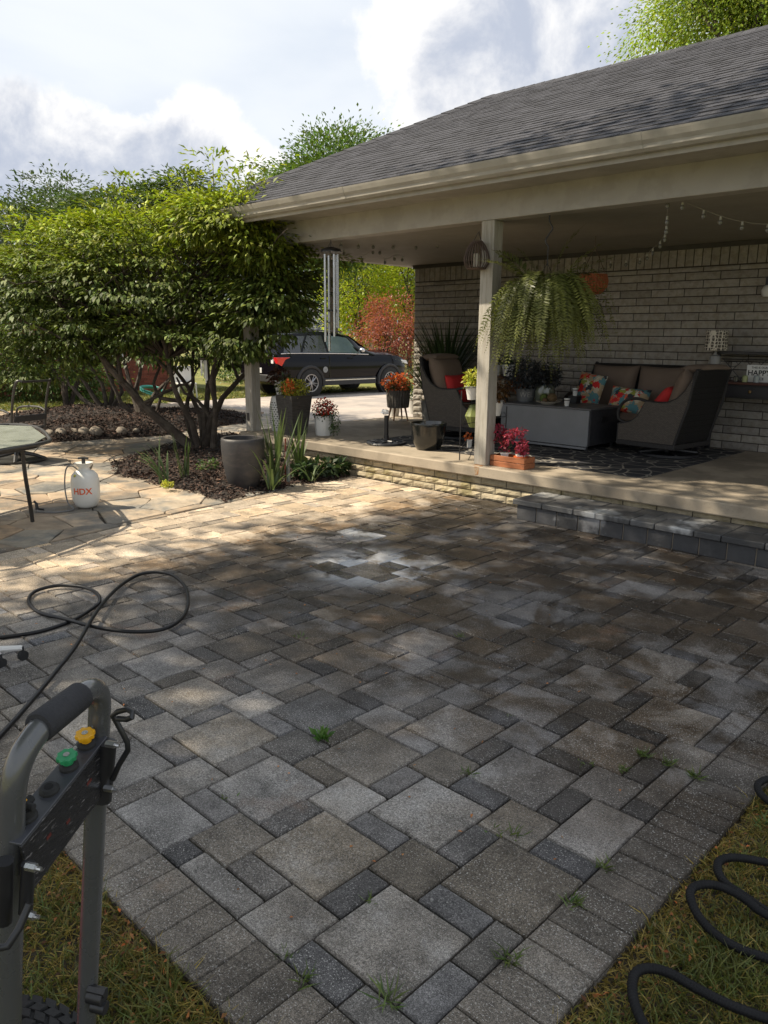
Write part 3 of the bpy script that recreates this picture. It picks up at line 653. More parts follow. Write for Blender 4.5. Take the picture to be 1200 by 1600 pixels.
for pts_, a, b, r0, r1 in [
    ([(305, 702), (262, 668), (222, 632), (190, 596), (150, 548), (112, 500), (70, 440)], 0, -.3, .075, .03),
    ([(312, 704), (300, 660), (282, 628), (266, 585), (258, 540), (235, 480)], -.05, -.4, .05, .02),
    ([(318, 704), (330, 655), (348, 622), (374, 592), (404, 562), (430, 512)], 0, .2, .055, .02),
    ([(322, 702), (322, 650), (326, 600), (318, 545), (330, 470)], .1, .4, .055, .02),
    ([(318, 702), (312, 650), (296, 606), (272, 572), (262, 520)], .15, .7, .045, .018),
    ([(326, 702), (335, 640), (334, 590), (352, 545), (385, 500)], .12, .5, .045, .018),
    ([(308, 700), (290, 650), (300, 600), (302, 548), (300, 480)], .2, .6, .04, .018),
    ([(330, 704), (338, 650), (330, 600), (345, 540), (350, 450)], -.1, -.5, .045, .018),
    ([(222, 632), (250, 614), (282, 604), (300, 596), (318, 560)], -.1, .1, .028, .012),
    ([(190, 596), (186, 560), (196, 520), (205, 470)], -.2, -.1, .03, .014),
    ([(266, 585), (244, 560), (240, 520), (222, 470)], -.2, .2, .026, .012),
    ([(374, 592), (360, 560), (362, 520), (372, 470)], .1, .4, .024, .012),
    ([(282, 628), (250, 622), (238, 600), (250, 575), (236, 545), (240, 500)], 0, .3, .03, .012),
    ([(150, 548), (120, 540), (80, 520), (30, 500), (-10, 470)], -.3, -.2, .028, .012),
    ([(330, 655), (310, 628), (290, 612), (276, 590)], .1, .3, .03, .014)]:
    px_stem(mb, pts_, d+a, d+b, r0, r1)
g = np.random.default_rng(3); idx = g.choice(len(C1), 60, replace=False)
branches(mb, tuple(D(262, 560, d)), [C1[i] for i in idx if C1[i][2] > 1.7], .022, 4, kink=.25)
for a_, b_ in SPR: mb.tube([a_, b_], [.006, .002], 4)
obj(mb, 'trunk', m_bark, sh)
# --- shrubs behind it
for k, (bp, parts, label, stems) in enumerate([
    ((106, 640), [(60, 415, 0, 2.1, 1.6, 330), (-10, 390, .5, 1.6, 1.2, 190), (95, 335, .3, .9, .75, 130), (70, 510, 0, 1.7, .7, 60)], 'dark green shrub standing leftmost in the back mulch bed', [([(106, 640), (98, 600), (78, 570), (40, 556), (-20, 552)], .07, .02), ([(104, 640), (100, 590), (84, 540), (70, 470)], .07, .02), ([(108, 640), (118, 600), (138, 560), (150, 520)], .06, .02)]),
    ((168, 650), [(180, 410, 0, 1.5, 1.25, 260), (175, 335, .3, .9, .6, 120), (150, 500, 0, 1.3, .7, 60)], 'shrub of many slanting stems in the middle of the mulch bed', [([(170, 652), (146, 618), (118, 580), (96, 540), (70, 490)], .06, .02), ([(170, 652), (160, 600), (132, 560), (120, 500)], .05, .02), ([(166, 652), (176, 610), (172, 560), (160, 500)], .06, .02), ([(168, 652), (190, 612), (180, 560), (190, 500)], .05, .02), ([(168, 652), (128, 622), (108, 600), (90, 560)], .05, .02)]),
    ((222, 662), [(285, 400, 0, 1.35, 1.1, 220), (285, 312, .3, .5, .55, 70), (235, 320, .2, .5, .4, 50), (340, 335, 0, .6, .38, 50), (240, 500, 0, 1.1, .7, 50)], 'shrub with reddish sunlit stems behind the large spreading bush', [([(224, 664), (208, 620), (196, 570), (170, 520)], .07, .02), ([(226, 664), (212, 610), (222, 560), (240, 500)], .06, .02), ([(222, 664), (190, 628), (172, 590), (150, 540)], .05, .02), ([(222, 662), (240, 616), (268, 590), (280, 540)], .05, .02), ([(226, 664), (246, 640), (258, 600), (290, 560)], .04, .015)])]):
    base = Z(*bp); d2 = dist_of(base); t = thing('tall_shrub', label, 'shrub', tuple(base), 0, 'shrubs in the back mulch bed'); CC = []; OO = []
    for j, (px, py, dd, r_, rz2, n) in enumerate(parts):
        c, o = ell_points(n, D(px, py, d2+dd), (r_, r_, rz2), .6, .3, 40+k*10+j); CC.append(c); OO.append(o)
    CC = np.concatenate(CC); OO = np.concatenate(OO)
    q, T = clumps(CC, OO, 46, rng.uniform(.2, .45, len(CC)), .10, .045, .35, .22, up=1.8, clt=.25, tl=.6, th=1.3, hue=.1)
    quadobj(q, T, 'crown', lf2, t); mb = MB()
    for pts_, r0, r1 in stems: px_stem(mb, pts_, d2, d2+random.uniform(-.4, .4), r0, r1)
    ix = [i for i in g.choice(len(CC), 26, replace=False) if CC[i][2] > 1.8]
    branches(mb, tuple(D(stems[1][0][2][0], stems[1][0][2][1], d2)), [CC[i] for i in ix], .03, 9+k, kink=.2)
    obj(mb, 'trunk', m_bark, t)
# --- leafy top sprigs of the back shrub against the sky are part of its crown
green_y = leafmat('sunny_leaf', (.34, .38, .03), .45); green_m = leafmat('mid_leaf', (.095, .15, .035), .35); green_d = leafmat('dark_leaf', (.035, .06, .02), .2); red_l = leafmat('red_leaf', (.26, .075, .05), .4); purp = leafmat('purple_leaf', (.05, .022, .022), .2)
def gz(px, d, z=-.1): p = D(px, 540, d); return (p[0], p[1], z)
tree('maple_tree', 'green maple tree rising behind the left end of the roof', 'tree', gz(520, 34), D(518, 318, 34), (3.1, 3.1, 2.5), 46000, .17, green_m, m_bark2, .22, seed=11, clump=.75, per=30)
tree('locust_tree', 'airy yellow green locust tree above the roof ridge', 'tree', gz(1130, 24), D(1150, 0, 24), (3.6, 3.6, 2.4), 44000, .125, leafmat('locust_leaf', (.20, .26, .03), .5), m_bark, .16, ntips=16, seed=12, clump=.6, per=26, shell=.9, lump=.4, droop=.45)
tree('japanese_maple', 'red leaved maple beyond the parked car', 'tree', gz(600, 26), D(615, 524, 26), (1.2, 1.2, 1.0), 5600, .10, red_l, m_bark2, .07, seed=13, clump=.38, per=24, lump=.6, shell=.7)
tree('japanese_maple', 'slender upright red tree against the green backdrop', 'tree', gz(593, 27), D(592, 497, 27), (.42, .42, .85), 1800, .10, red_l, m_bark2, .05, seed=14, clump=.35, per=24, lump=.4)
tree('purple_shrub', 'dark purple leaved shrub beyond the rear of the parked car', 'shrub', gz(418, 25), D(418, 520, 25), (1.1, 1.1, 1.5), 7000, .1, purp, m_bark, .05, seed=15, clump=.35, per=26)
tree('garden_tree', 'bright yellow green tree behind the wind chime', 'tree', gz(562, 40), D(565, 455, 40), (2.0, 2.0, 3.2), 12000, .17, green_y, m_bark2, .12, seed=16, clump=.6, per=26, lump=.45)
tree('garden_tree', 'yellow green tree seen beside the porch wall corner', 'tree', gz(640, 42), D(645, 445, 42), (1.7, 1.7, 3.0), 10000, .17, green_y, m_bark2, .12, seed=17, clump=.6, per=26, lump=.4)
tree('garden_tree', 'dark green tree filling the gap below the porch ceiling', 'tree', gz(600, 50), D(600, 430, 50), (4.5, 4.5, 4.2), 9000, .3, green_d, m_bark2, .2, seed=18, clump=1.1, per=26, lump=.4, ntips=14)
lab = ['broad dark tree beyond the brick house', 'tree behind the far left shrubs', 'green tree left of the far cream house', 'tree directly behind the far cream house', 'wide tree to the right of the far cream house', 'tree hidden mostly behind the porch wall', 'tree standing behind the house at right', 'far tree beyond the right end of the house']
for i, (px, dd) in enumerate([(-120, 48), (120, 55), (380, 60), (480, 75), (560, 80), (700, 60), (900, 60), (1150, 62)]):
    tree('far_tree', lab[i], 'tree', gz(px, dd), D(px, 445 if i not in (3, 4) else 455, dd), (7, 7, 5.2), 8000, .42, [green_m, green_d][i % 2], m_bark2, .3, seed=30+i, clump=1.6, per=28, group='trees on the far side of the street', lump=.35)
# hedge plants at the neighbour's wall
for i, (px, dd, r, lb) in enumerate([(30, 19.6, .95, 'leafy garden shrub in front of the red brick wall, at the left edge'), (75, 19.2, .85, 'round garden shrub against the red brick wall'), (-60, 19.6, 1.1, 'garden shrub beyond the left edge of the view'), (128, 19.8, .7, 'small shrub at the wall, right of its neighbours'), (385, 27, .9, 'sunlit shrub across the lawn behind the porch post'), (350, 29, 1.0, 'green shrub at the end of the brick house')]):
    tree('garden_shrub', lb, 'shrub', gz(px, dd), np.array(gz(px, dd))+np.array([0, 0, r*.85]), (r, r, r*.9), 3600, .09, green_m, m_bark, .03, seed=60+i, clump=.3, per=24, group='shrubs along the neighbour house')
# the large shade tree standing out of frame to the left, whose shadow lies on the patio
st = tree('shade_tree', 'large shade tree standing left of the camera', 'tree', (-7.6, -4.6, -.1), (-4.85, -1.9, 8.2), (4.9, 5.4, 1.6), 46000, .19, green_m, m_bark2, .26, ntips=14, seed=77, clump=.75, per=30, lump=.12, shell=.85, flat=.5)

# ---- grass
XE, YE = X1+2*U, Y0-2*U
def grass(name, regions, dens, h, label, seed=1, tint_dead=.35, w=.0035):
    g = np.random.default_rng(seed); P = []
    for poly, k in regions:
        a = np.array(poly); mn, mx_ = a.min(0), a.max(0); n = int((mx_[0]-mn[0])*(mx_[1]-mn[1])*dens*k); p = g.uniform(mn, mx_, (n, 2)); keep = np.zeros(n, bool); j = len(poly)-1
        for i in range(len(poly)):
            xi, yi = poly[i]; xj, yj = poly[j]; c = ((yi > p[:, 1]) != (yj > p[:, 1])) & (p[:, 0] < (xj-xi)*(p[:, 1]-yi)/(yj-yi+1e-12)+xi); keep ^= c; j = i
        P.append(p[keep])
    P = np.concatenate(P); n = len(P); cl = np.sin(P[:, 0]*9.1+np.sin(P[:, 1]*7))*np.sin(P[:, 1]*8.3+np.sin(P[:, 0]*5)*2)
    z = np.full(n, -.03 if name != 'far_grass' else -.10)
    hh = h*g.uniform(.35, 1.15, n)*(1+.45*cl); ang = g.uniform(0, 2*math.pi, n); ln = g.uniform(.1, 1.1, n)
    dr = np.c_[np.cos(ang)*ln, np.sin(ang)*ln, np.ones(n)]; edge = np.minimum(np.abs(P[:, 0]-XE), np.abs(P[:, 1]-YE)); dead = g.random(n) < (tint_dead-.25*cl+.55*np.exp(-edge/.07))
    dr[dead, 2] *= .35; B = np.c_[P, z]; sd = unit(np.cross(dr, g.normal(size=(n, 3)))); ww = (w*g.uniform(.6, 1.4, n))[:, None]
    mid = B+unit(dr)*hh[:, None]*.55; tip = B+unit(dr)*hh[:, None]+np.c_[np.cos(ang), np.sin(ang), -.3*np.ones(n)]*hh[:, None]*.25
    q1 = np.stack([B-sd*ww*.5, B+sd*ww*.5, mid+sd*ww*.42, mid-sd*ww*.42], 1); q2 = np.stack([mid-sd*ww*.42, mid+sd*ww*.42, tip+sd*ww*.08, tip-sd*ww*.08], 1)
    T = tints(n, .55, 1.35, .1); T[dead] = np.array([2.6, 1.75, 1.8])*g.uniform(.4, 1.25, (dead.sum(), 1))
    o = quadobj(np.concatenate([q1, q2]), np.concatenate([T, T]), name, leafmat('grass_blade', (.15, .165, .045), .3, .5), smooth=False); tag(o, label, 'grass', kind='stuff'); return P
for nm, poly in (('lawn_soil', [(-6, -2.5), (3, -2.5), (3, 5), (XE, 5), (XE, YE), (-6, YE)]),):
    mb = MB(); mb.add([(x, y, -.032) for x, y in [(-7, -3), (3, -3), (3, YE), (-7, YE)]], [(0, 1, 2, 3)]); mb.add([(x, y, -.032) for x, y in [(XE, YE), (3, YE), (3, 5.4), (XE, 5.4)]], [(0, 1, 2, 3)])
    tag(obj(mb, 'lawn_soil', m_soil, smooth=False), kind='structure')
grass('lawn_grass', [([(-3.2, -.6), (-.4, -.6), (XE-.01, YE+.006), (-3.2, YE+.006)], 1), ([(XE-.004, .3), (.45, .3), (.45, 4.2), (XE-.004, 4.2)], 1)], 19000, .055, 'short dry green grass at the corner of the patio', 5)
P = grass('far_grass', [([(-21.5, 2), (-13, 4), (-13.2, 8.5), (-17.4, 10.1), (-17.6, 19), (-21.5, 16)], 1)], 420, .07, 'sunlit lawn between the driveway and the brick house', 6, .2, w=.016)
n = 700; g = np.random.default_rng(8); P = np.concatenate([np.c_[g.uniform(-2.4, -.8, n//2), YE-.01-g.exponential(.09, n//2)], np.c_[XE+.02+g.exponential(.09, n//2), g.uniform(.8, 3.6, n//2)]])
P = np.c_[P, np.full(len(P), .005)]; d_ = rnd(len(P))*np.array([1, 1, .25]); nn = np.array([0, 0, 1.])+rnd(len(P))*.5
q = leafquads(P, d_, nn, rng.uniform(.006, .024, len(P)), rng.uniform(.003, .011, len(P)), .3); T = tints(len(P), .25, 1.5, .2)
tag(quadobj(q, T, 'fallen_leaves', mat('dry_leaf', (.30, .13, .045), .8, tint=True, trans=.2)), 'dry orange leaf litter along the patio edge', 'leaf litter', kind='stuff')
n = 190; g = np.random.default_rng(9); P = np.c_[g.uniform(-5.6, -1, n), g.uniform(1.1, 5.5, n), np.full(n, .004)]; q = leafquads(P, rnd(n)*np.array([1, 1, .1]), np.array([0, 0, 1.])+rnd(n)*.2, rng.uniform(.008, .022, n), rng.uniform(.004, .01, n), .2)
tag(quadobj(q, tints(n, .6, 2.2, .1), 'scattered_leaf_bits', MATS['dry_leaf']), 'small leaf bits scattered over the pavers', 'leaf litter', kind='stuff')
# weeds in the paver joints
def weed(p, n, h, lab, spread=.8, w=.005, m=None, col=(1, 1, 1)):
    g = np.random.default_rng(int(abs(p[0]*1000))); a = g.uniform(0, 2*math.pi, n); d_ = np.c_[np.cos(a)*spread, np.sin(a)*spread, g.uniform(.3, 1, n)]; B = np.tile(p, (n, 1))+np.c_[g.normal(0, .012, (n, 2)), np.zeros(n)]
    q = leafquads(B, d_, rnd(n)+np.array([0, 0, 1]), h*g.uniform(.5, 1.2, n), np.full(n, w)); return q, tints(n, .7, 1.4, .1)*np.array(col)
m_weed = leafmat('weed_leaf', (.10, .14, .035), .25)
wl = [(605, 1568, 34, .07), (797, 1500, 30, .06), (478, 1530, 20, .045), (940, 1355, 22, .04), (893, 1412, 26, .05), (800, 1305, 16, .045), (775, 1303, 10, .03), (1005, 1182, 34, .05), (975, 1205, 16, .04), (1045, 1195, 26, .045), (1085, 1215, 30, .05), (735, 1210, 16, .035), (720, 997, 18, .04), (468, 997, 12, .035), (545, 850, 10, .03), (575, 1410, 12, .03), (447, 1495, 12, .03), (1190, 1290, 20, .05), (915, 1195, 10, .03), (347, 1250, 8, .025), (800, 1120, 8, .02)]
q_ = []; t_ = []
for x, y, n, h in wl:
    a, b = weed(Z(x, y, -.004), n, h, ''); q_.append(a); t_.append(b)
tag(quadobj(np.concatenate(q_), np.concatenate(t_), 'joint_weeds', m_weed), 'small grass tufts sprouting in the paver joints', 'weeds', kind='stuff')
a, b = weed(Z(502, 1155, 0), 26, .055, '', .9, .022, col=(.8, 1.2, .9)); tag(quadobj(a, b, 'weed', m_weed, origin=tuple(Z(502, 1155, 0))), 'broad leaved weed growing between pavers in the middle of the patio', 'weed')

# ================================================================== PLANT HELPERS
def blades(c, n, L, w, droop=.6, spread=1., seed=1, tmin=.2, seg=6, lo=.7, hi=1.3, az=None):
    """long arching strap leaves from a point; returns quads, tints"""
    g = np.random.default_rng(seed); Q = []; T = []
    for i in range(n):
        a = g.uniform(0, 2*math.pi) if az is None else az+g.normal(0, .5); s = g.uniform(tmin, 1)*spread; l = L*g.uniform(.6, 1.1); ww = w*g.uniform(.7, 1.2)
        p = np.array(c)+np.r_[g.normal(0, .02, 2), 0]; v = np.array([math.cos(a)*s, math.sin(a)*s, 1.]); v /= np.linalg.norm(v); sd = np.array([-math.sin(a), math.cos(a), 0]); tn = g.uniform(lo, hi); pr = None
        for k in range(seg+1):
            t = k/seg; wk = ww*(.5+.5*math.sin(min(1, t*2.2)*math.pi/2))*(1-t**3)+.0008; e = (p-sd*wk/2, p+sd*wk/2)
            if pr is not None: Q.append([pr[0], pr[1], e[1], e[0]]); T.append((tn*1.02, tn, tn*.9))
            pr = e; p = p+v*l/seg; v = v+np.array([math.cos(a)*s*.25, math.sin(a)*s*.25, -droop])*(1.6*t+.2)/seg*1.6; v /= np.linalg.norm(v)
    return np.array(Q), np.array(T)
def bush(c, r, n, L, seed=1, rz=None, droop=.3, hue=.1, lo=.6, hi=1.35, ratio=.55):
    n = int(n*1.9); L = L*.74; g = np.random.default_rng(seed); d = unit(g.normal(size=(n, 3))); P = np.array(c)+d*np.array([r, r, rz or r])*(g.random((n, 1))**.45)
    q = leafquads(P, d+rnd(n)*.6-np.array([0, 0, droop]), rnd(n)*.5+np.array([0, 0, 1]), L*g.uniform(.6, 1.2, n), L*ratio*g.uniform(.6, 1.2, n), .15); return q, tints(n, lo, hi, hue)
m_white = mat('white_ceramic', (.66, .65, .62), .4, var=.06, vs=5); m_black = mat('black_metal', (.018, .018, .02), .4, var=.2, vs=10, spec=.5)
m_dkleaf = leafmat('indoor_leaf', (.035, .06, .022), .2); m_ylw = leafmat('lime_leaf', (.46, .46, .07), .35); m_flr = leafmat('red_petal', (.65, .04, .02), .35); m_org = leafmat('orange_petal', (.80, .20, .07), .35); m_pink = leafmat('pink_leaf', (.36, .05, .09), .3); m_grn = leafmat('garden_leaf', (.075, .12, .035), .3)
def planted(name, label, cat, loc, potb, potm, fol, rim=None, extra=(), group=None):
    t = thing(name, label, cat, loc, 0, group); p = obj(potb, 'pot', potm, t, bevel=0)
    for nm, (q, T), m_ in fol: quadobj(q, T, nm, m_, t)
    for nm, mb_, m_, par in extra: obj(mb_, nm, m_, p if par else t)
    return t
def potprof(r0, r1, h, th=.012, lip=.006, soil=.03):
    return [(0, 0), (r0, 0), (r0+(r1-r0)*.5, h*.5), (r1, h-.012), (r1+lip, h-.01), (r1+lip, h), (r1-th, h), (r1-th-.004, h-soil), (0, h-soil)]

# ================================================================== GARDEN BED OBJECTS
gp_ = Z(374, 764); gx, gy = gp_[0], gp_[1]+.06
mb = MB(); mb.lathe([(0, 0), (.135, 0), (.15, .01), (.185, .14), (.212, .30), (.222, .42), (.222, .50), (.218, .525), (.205, .532), (.192, .525), (.19, .44), (.17, .30), (.0, .28)], (gx, gy, .0), 48)
t = thing('tall_pot', 'tall empty charcoal glazed pot at the corner of the planting bed', 'pot', (gx, gy, 0)); obj(mb, 'pot', mat('charcoal_glaze', (.038, .037, .039), .5, var=.2, vs=5, bump=.25, bs=45, mp=(1, 1, 2.5), col2=(.06, .052, .047), c2s=2.5), t, ang=60)
# irises
iris = leafmat('iris_leaf', (.085, .125, .05), .2)
def ground_plant(name, label, cat, p, q, T, m_, group=None): return tag(quadobj(q, T, name, m_, origin=tuple(p)), label, cat, group)
for i, (px, py, n, L, s, sd, lb, az) in enumerate([(258, 755, 11, .52, 1.0, 2, 'low arching iris leaves bending left over the flagstones', math.pi+.2), (288, 748, 9, .56, .3, 3, 'upright narrow iris clump in the dark mulch left of the tall pot', None), (432, 757, 26, .80, .5, 4, 'tall iris fan just right of the charcoal pot', None), (425, 765, 11, .52, 1.1, 14, 'drooping iris leaves spilling onto the pavers beside the charcoal pot', None), (468, 740, 20, .66, .45, 5, 'iris clump against the cream porch foundation', None), (486, 752, 7, .34, .9, 6, 'short arching iris leaves right of the iris clumps', None)]):
    p = Z(px, py, .03); q, T = blades(p, n, L, .026, .75 if s > .8 else .22, s, sd, az=az); ground_plant('iris', lb, 'iris', p, q, T, iris, 'irises in the planting bed')
for i, (px, py, r, sd, lb, mm) in enumerate([(505, 742, .15, 5, 'dark broad leaved hosta by the foundation', m_dkleaf), (530, 738, .11, 6, 'smaller hosta at the right end of the bed', m_dkleaf), (478, 745, .13, 8, 'hosta between the irises', m_dkleaf), (262, 762, .065, 7, 'tiny lime green plant at the edge of the flagstones', m_ylw), (325, 737, .13, 9, 'low green plant at the foot of the large shrub', m_grn)]):
    p = Z(px, py, .04); q, T = bush(np.array(p)+[0, 0, r*.55], r, 70 if i != 3 else 110, .13 if i < 3 else .035 if i == 3 else .06, sd, r*.6, .1, ratio=.6); ground_plant('hosta' if i < 3 else 'bed_plant', lb, 'plant', p, q, T, mm)
sk = thing('garden_stake', 'thin rust red stake with pale tip among the irises', 'stake', tuple(Z(447, 758, 0)))
mb = MB(); mb.cyl(Y(446, 758, sk.location[1]), Y(446, 685, sk.location[1]), .008, .008, 8); obj(mb, 'rod', mat('rust_red', (.16, .03, .02), .7), sk)
mb = MB(); mb.cyl(Y(451, 752, sk.location[1]), Y(449, 706, sk.location[1]), .022, .022, 14); obj(mb, 'tube', mat('grey_plastic', (.16, .17, .15), .5), sk)
for i, (px, py, r) in enumerate([(96, 686, .10), (116, 684, .085), (132, 684, .10), (150, 684, .105), (78, 687, .09), (190, 682, .09), (56, 690, .10), (214, 680, .06)]):
    p = Z(px, py, 0); mb = MB(); mb.ball((p[0], p[1], r*.5+.03), r*1.15, 18, 12, (1.05, .8, .75), jit=.05)
    tag(obj(mb, 'edging_stone', mat('field_stone', (.24, .20, .155), .85, var=.35, vs=8, bump=.5, bs=40), origin=tuple(p), ang=80), ['rounded stone second in the edging row from the left end', 'small stone between two larger stones on the bed edge', 'brownish round stone beside the largest edging stone', 'largest pale rounded stone of the bed edging', 'stone at the left part of the bed edging below the chair back', 'lone rounded stone to the right of the edging row', 'leftmost stone of the bed edging', 'smallest stone at the right end of the bed edging'][i], 'stone', 'stones edging the back mulch bed')

# ---- garden sprayer
p = Z(131, 793); sx, sy_ = p[0], p[1]+.03; t = thing('garden_sprayer', 'white plastic pump sprayer lettered HDX in orange on the flagstones', 'sprayer', (sx, sy_, 0))
mb = MB(); mb.lathe([(0, .012), (.075, 0), (.095, .02), (.118, .07), (.124, .14), (.124, .24), (.114, .295), (.085, .33), (.05, .345), (.047, .37), (.07, .392), (.082, .41), (.062, .408), (.03, .39), (0, .388)], (sx, sy_, .004), 40)
pl = mat('milky_plastic', (.72, .71, .66), .35, var=.05, vs=6); obj(mb, 'tank', pl, t, ang=60)
mb = MB(); mb.cyl((sx, sy_, .37), (sx, sy_, .45), .018, .016, 14); hd = rt*.045; mb.tube([(sx-hd[0], sy_-hd[1], .452), (sx, sy_, .458), (sx+hd[0], sy_+hd[1], .452)], .011, 8); obj(mb, 'pump_handle', m_black, t)
c0_ = Vector((sx, sy_, 0)); lv = Vector(-rt); fv = Vector((fw[0], fw[1], 0)).normalized()
mb = MB(); P_ = [c0_+lv*.06+Vector((0, 0, .35)), c0_+lv*.115+Vector((0, 0, .385)), c0_+lv*.165+Vector((0, 0, .35)), c0_+lv*.18-fv*.02+Vector((0, 0, .2)), c0_+lv*.14-fv*.08+Vector((0, 0, .06)), c0_+lv*.07-fv*.14+Vector((0, 0, .012)), c0_+lv*.17-fv*.26+Vector((0, 0, .01)), c0_+lv*.32-fv*.25+Vector((0, 0, .014)), c0_+lv*.37-fv*.20+Vector((0, 0, .02))]
def smooth(P, n=6, closed=False):
    P = [Vector(q) for q in P]; o = []; k = len(P)
    for i in range(k if closed else k-1):
        a, b, c, d = (P[(i-1) % k], P[i], P[(i+1) % k], P[(i+2) % k]) if closed else (P[max(i-1, 0)], P[i], P[i+1], P[min(i+2, k-1)])
        for j in range(n):
            s = j/n; o.append(.5*((2*b)+(-a+c)*s+(2*a-5*b+4*c-d)*s*s+(-a+3*b-3*c+d)*s**3))
    if not closed: o.append(P[-1])
    return o
mb.tube(smooth(P_), .0065, 8); obj(mb, 'hose', mat('grey_hose', (.16, .16, .16), .4), t)
mb = MB(); e = c0_+lv*.37-fv*.20; mb.tube([e+Vector((0, 0, .02)), e+Vector((0, 0, .07)), e+lv*.02+Vector((0, 0, .10))], [.016, .013, .010], 8); mb.tube([e+Vector((0, 0, .03)), e-lv*.06+Vector((0, 0, .02))], .01, 8); obj(mb, 'spray_handle', m_black, t)
mb = MB(); q_ = c0_+lv*.05-fv*.092+Vector((0, 0, .305)); mb.ball(q_, .015, 12, 8); obj(mb, 'valve', mat('yellow_green', (.45, .42, .05), .5), t)
def text(s, size, loc_fn, name, m_, parent, ext=.0, bold=True):
    """lettering: text mesh whose flat points (u,v) are mapped by loc_fn"""
    c = bpy.data.curves.new(name, 'FONT'); c.body = s; c.size = size; c.align_x = 'CENTER'; c.align_y = 'CENTER'; c.offset = size*.022 if bold else 0; c.resolution_u = 4
    o = bpy.data.objects.new(name, c); COL.objects.link(o); me = bpy.data.meshes.new_from_object(o); bpy.data.objects.remove(o)
    inv = wmat(parent).inverted()
    for v in me.vertices: v.co = inv @ Vector(loc_fn(v.co.x, v.co.y))
    me.materials.append(m_); ob_ = bpy.data.objects.new(name, me); COL.objects.link(ob_); ob_.parent = parent; return ob_
def on_cyl(c, r, z0, a0): return lambda u, v: (c[0]+r*math.cos(a0+u/r), c[1]+r*math.sin(a0+u/r), z0+v)
a_cam = math.atan2(-sy_, -sx)
text('HDX', .078, on_cyl((sx, sy_), .1262, .165, a_cam-.25), 'lettering', mat('orange_print', (.75, .10, .01), .5), t)

# ---- glass patio table with octagonal top, chairs around it
tx = thing('patio_table', 'octagonal glass patio table with dark metal frame at the left edge', 'table', (-6.9, 2.0, 0))
tz = .71; 
pv4 = [Vector(tuple(Z(a_, b_, tz))) for a_, b_ in ((58, 692), (76, 682), (52, 665), (-14, 663))]
cn_ = Vector(tuple(Z(-62, 688, tz))); po8 = pv4+[cn_*2-p for p in pv4]
mb = MB(); ins = [cn_+(p-cn_)*.965 for p in po8]; mb.add([tuple(p) for p in ins]+[(p.x, p.y, tz-.006) for p in ins], [tuple(range(8)), tuple(range(15, 7, -1))])
obj(mb, 'glass_top', mat('frosted_glass', (.36, .38, .33), .16, var=.1, vs=3, spec=.8), tx, smooth=False)
mb = MB(); mb.tube([tuple(p-Vector((0, 0, .012))) for p in smooth(po8, 3, True)], .017, 8, closed=True); mb.tube([tuple(cn_+(p-cn_)*.97-Vector((0, 0, .035))) for p in po8], .012, 6, closed=True); obj(mb, 'rim', mat('bronze_metal', (.035, .033, .03), .45, spec=.5), tx)
lf = Vector(tuple(Z(51, 817))); lf.z = .012; tpl = cn_+(po8[0]-cn_)*.80
for k_, (tp, ft) in enumerate(((tpl, lf), (cn_+(po8[3]-cn_)*.8, cn_+(po8[3]-cn_)*1.02), (cn_*2-tpl, cn_*2-lf), (cn_*2-(cn_+(po8[3]-cn_)*.8), cn_-(po8[3]-cn_)*1.02))):
    tp = tp.copy(); ft = ft.copy(); tp.z = tz-.03; ft.z = .012; d_ = ft-tp
    mb = MB(); mb.tube(smooth([tp, tp+Vector((d_.x*.12, d_.y*.12, -.22)), tp+Vector((d_.x*.5, d_.y*.5, -.40)), tp+Vector((d_.x*.88, d_.y*.88, -.56)), ft]), .017, 8); obj(mb, 'leg', MATS['bronze_metal'], tx)
def patio_chair(label, c, rz, swivel=False):
    t = thing('patio_chair', label, 'chair', c, rz, 'metal chairs at the glass table'); m_ = MATS['bronze_metal']; dk = mat('dark_sling', (.03, .03, .032), .8, var=.2, vs=10)
    mb = MB(); mb.box(-.24, .24, -.24, .24, .40, .43); obj(mb, 'seat', dk, t, local=True, bevel=.01)
    mb = MB(); mb.box(-.23, .23, .255, .275, .52, .60, rot=Matrix.Rotation(R(-14), 3, 'X'), c=(0, .25, .43)); obj(mb, 'backrest', dk, t, local=True, bevel=.008)
    mb = MB()
    for s in (-1, 1):
        mb.tube(smooth([(s*.27, -.26, .40), (s*.27, -.25, .62), (s*.27, .1, .66), (s*.26, .26, .62)]), .014, 8); mb.tube(smooth([(s*.245, .24, .40), (s*.245, .31, .75), (s*.24, .40, .99), (s*.2, .46, 1.0)]), .015, 8)
        if s > 0: mb.tube([(-.2, .46, 1.0), (.2, .46, 1.0)], .014, 8)
    obj(mb, 'arm_frame', m_, t, local=True)
    mb = MB()
    if swivel:
        mb.cyl((0, 0, .1), (0, 0, .4), .035, .03, 14); 
        for k in range(4): a = R(45+90*k); mb.tube([(0, 0, .12), (math.cos(a)*.2, math.sin(a)*.2, .07), (math.cos(a)*.33, math.sin(a)*.33, .02)], [.03, .024, .018], 8)
        mb.lathe([(.30, .0), (.33, .012), (.33, .03), (.30, .03)], (0, 0, 0), 28)
        obj(mb, 'swivel_base', m_, t, local=True)
    else:
        for s in (-1, 1):
            for y_ in (-.23, .25): l_ = MB(); l_.tube([(s*.25, y_, .42), (s*.27, y_*1.15, 0)], .014, 8); obj(l_, 'leg', m_, t, local=True)
    return t
pc = Z(58, 722); patio_chair('swivel chair with its dark back rising behind the glass table', tuple(Z(28, 720)), R(-72), True)
patio_chair('metal chair mostly cut off beyond the left edge, in front of the table', (-6.9, 1.3, 0), R(170))

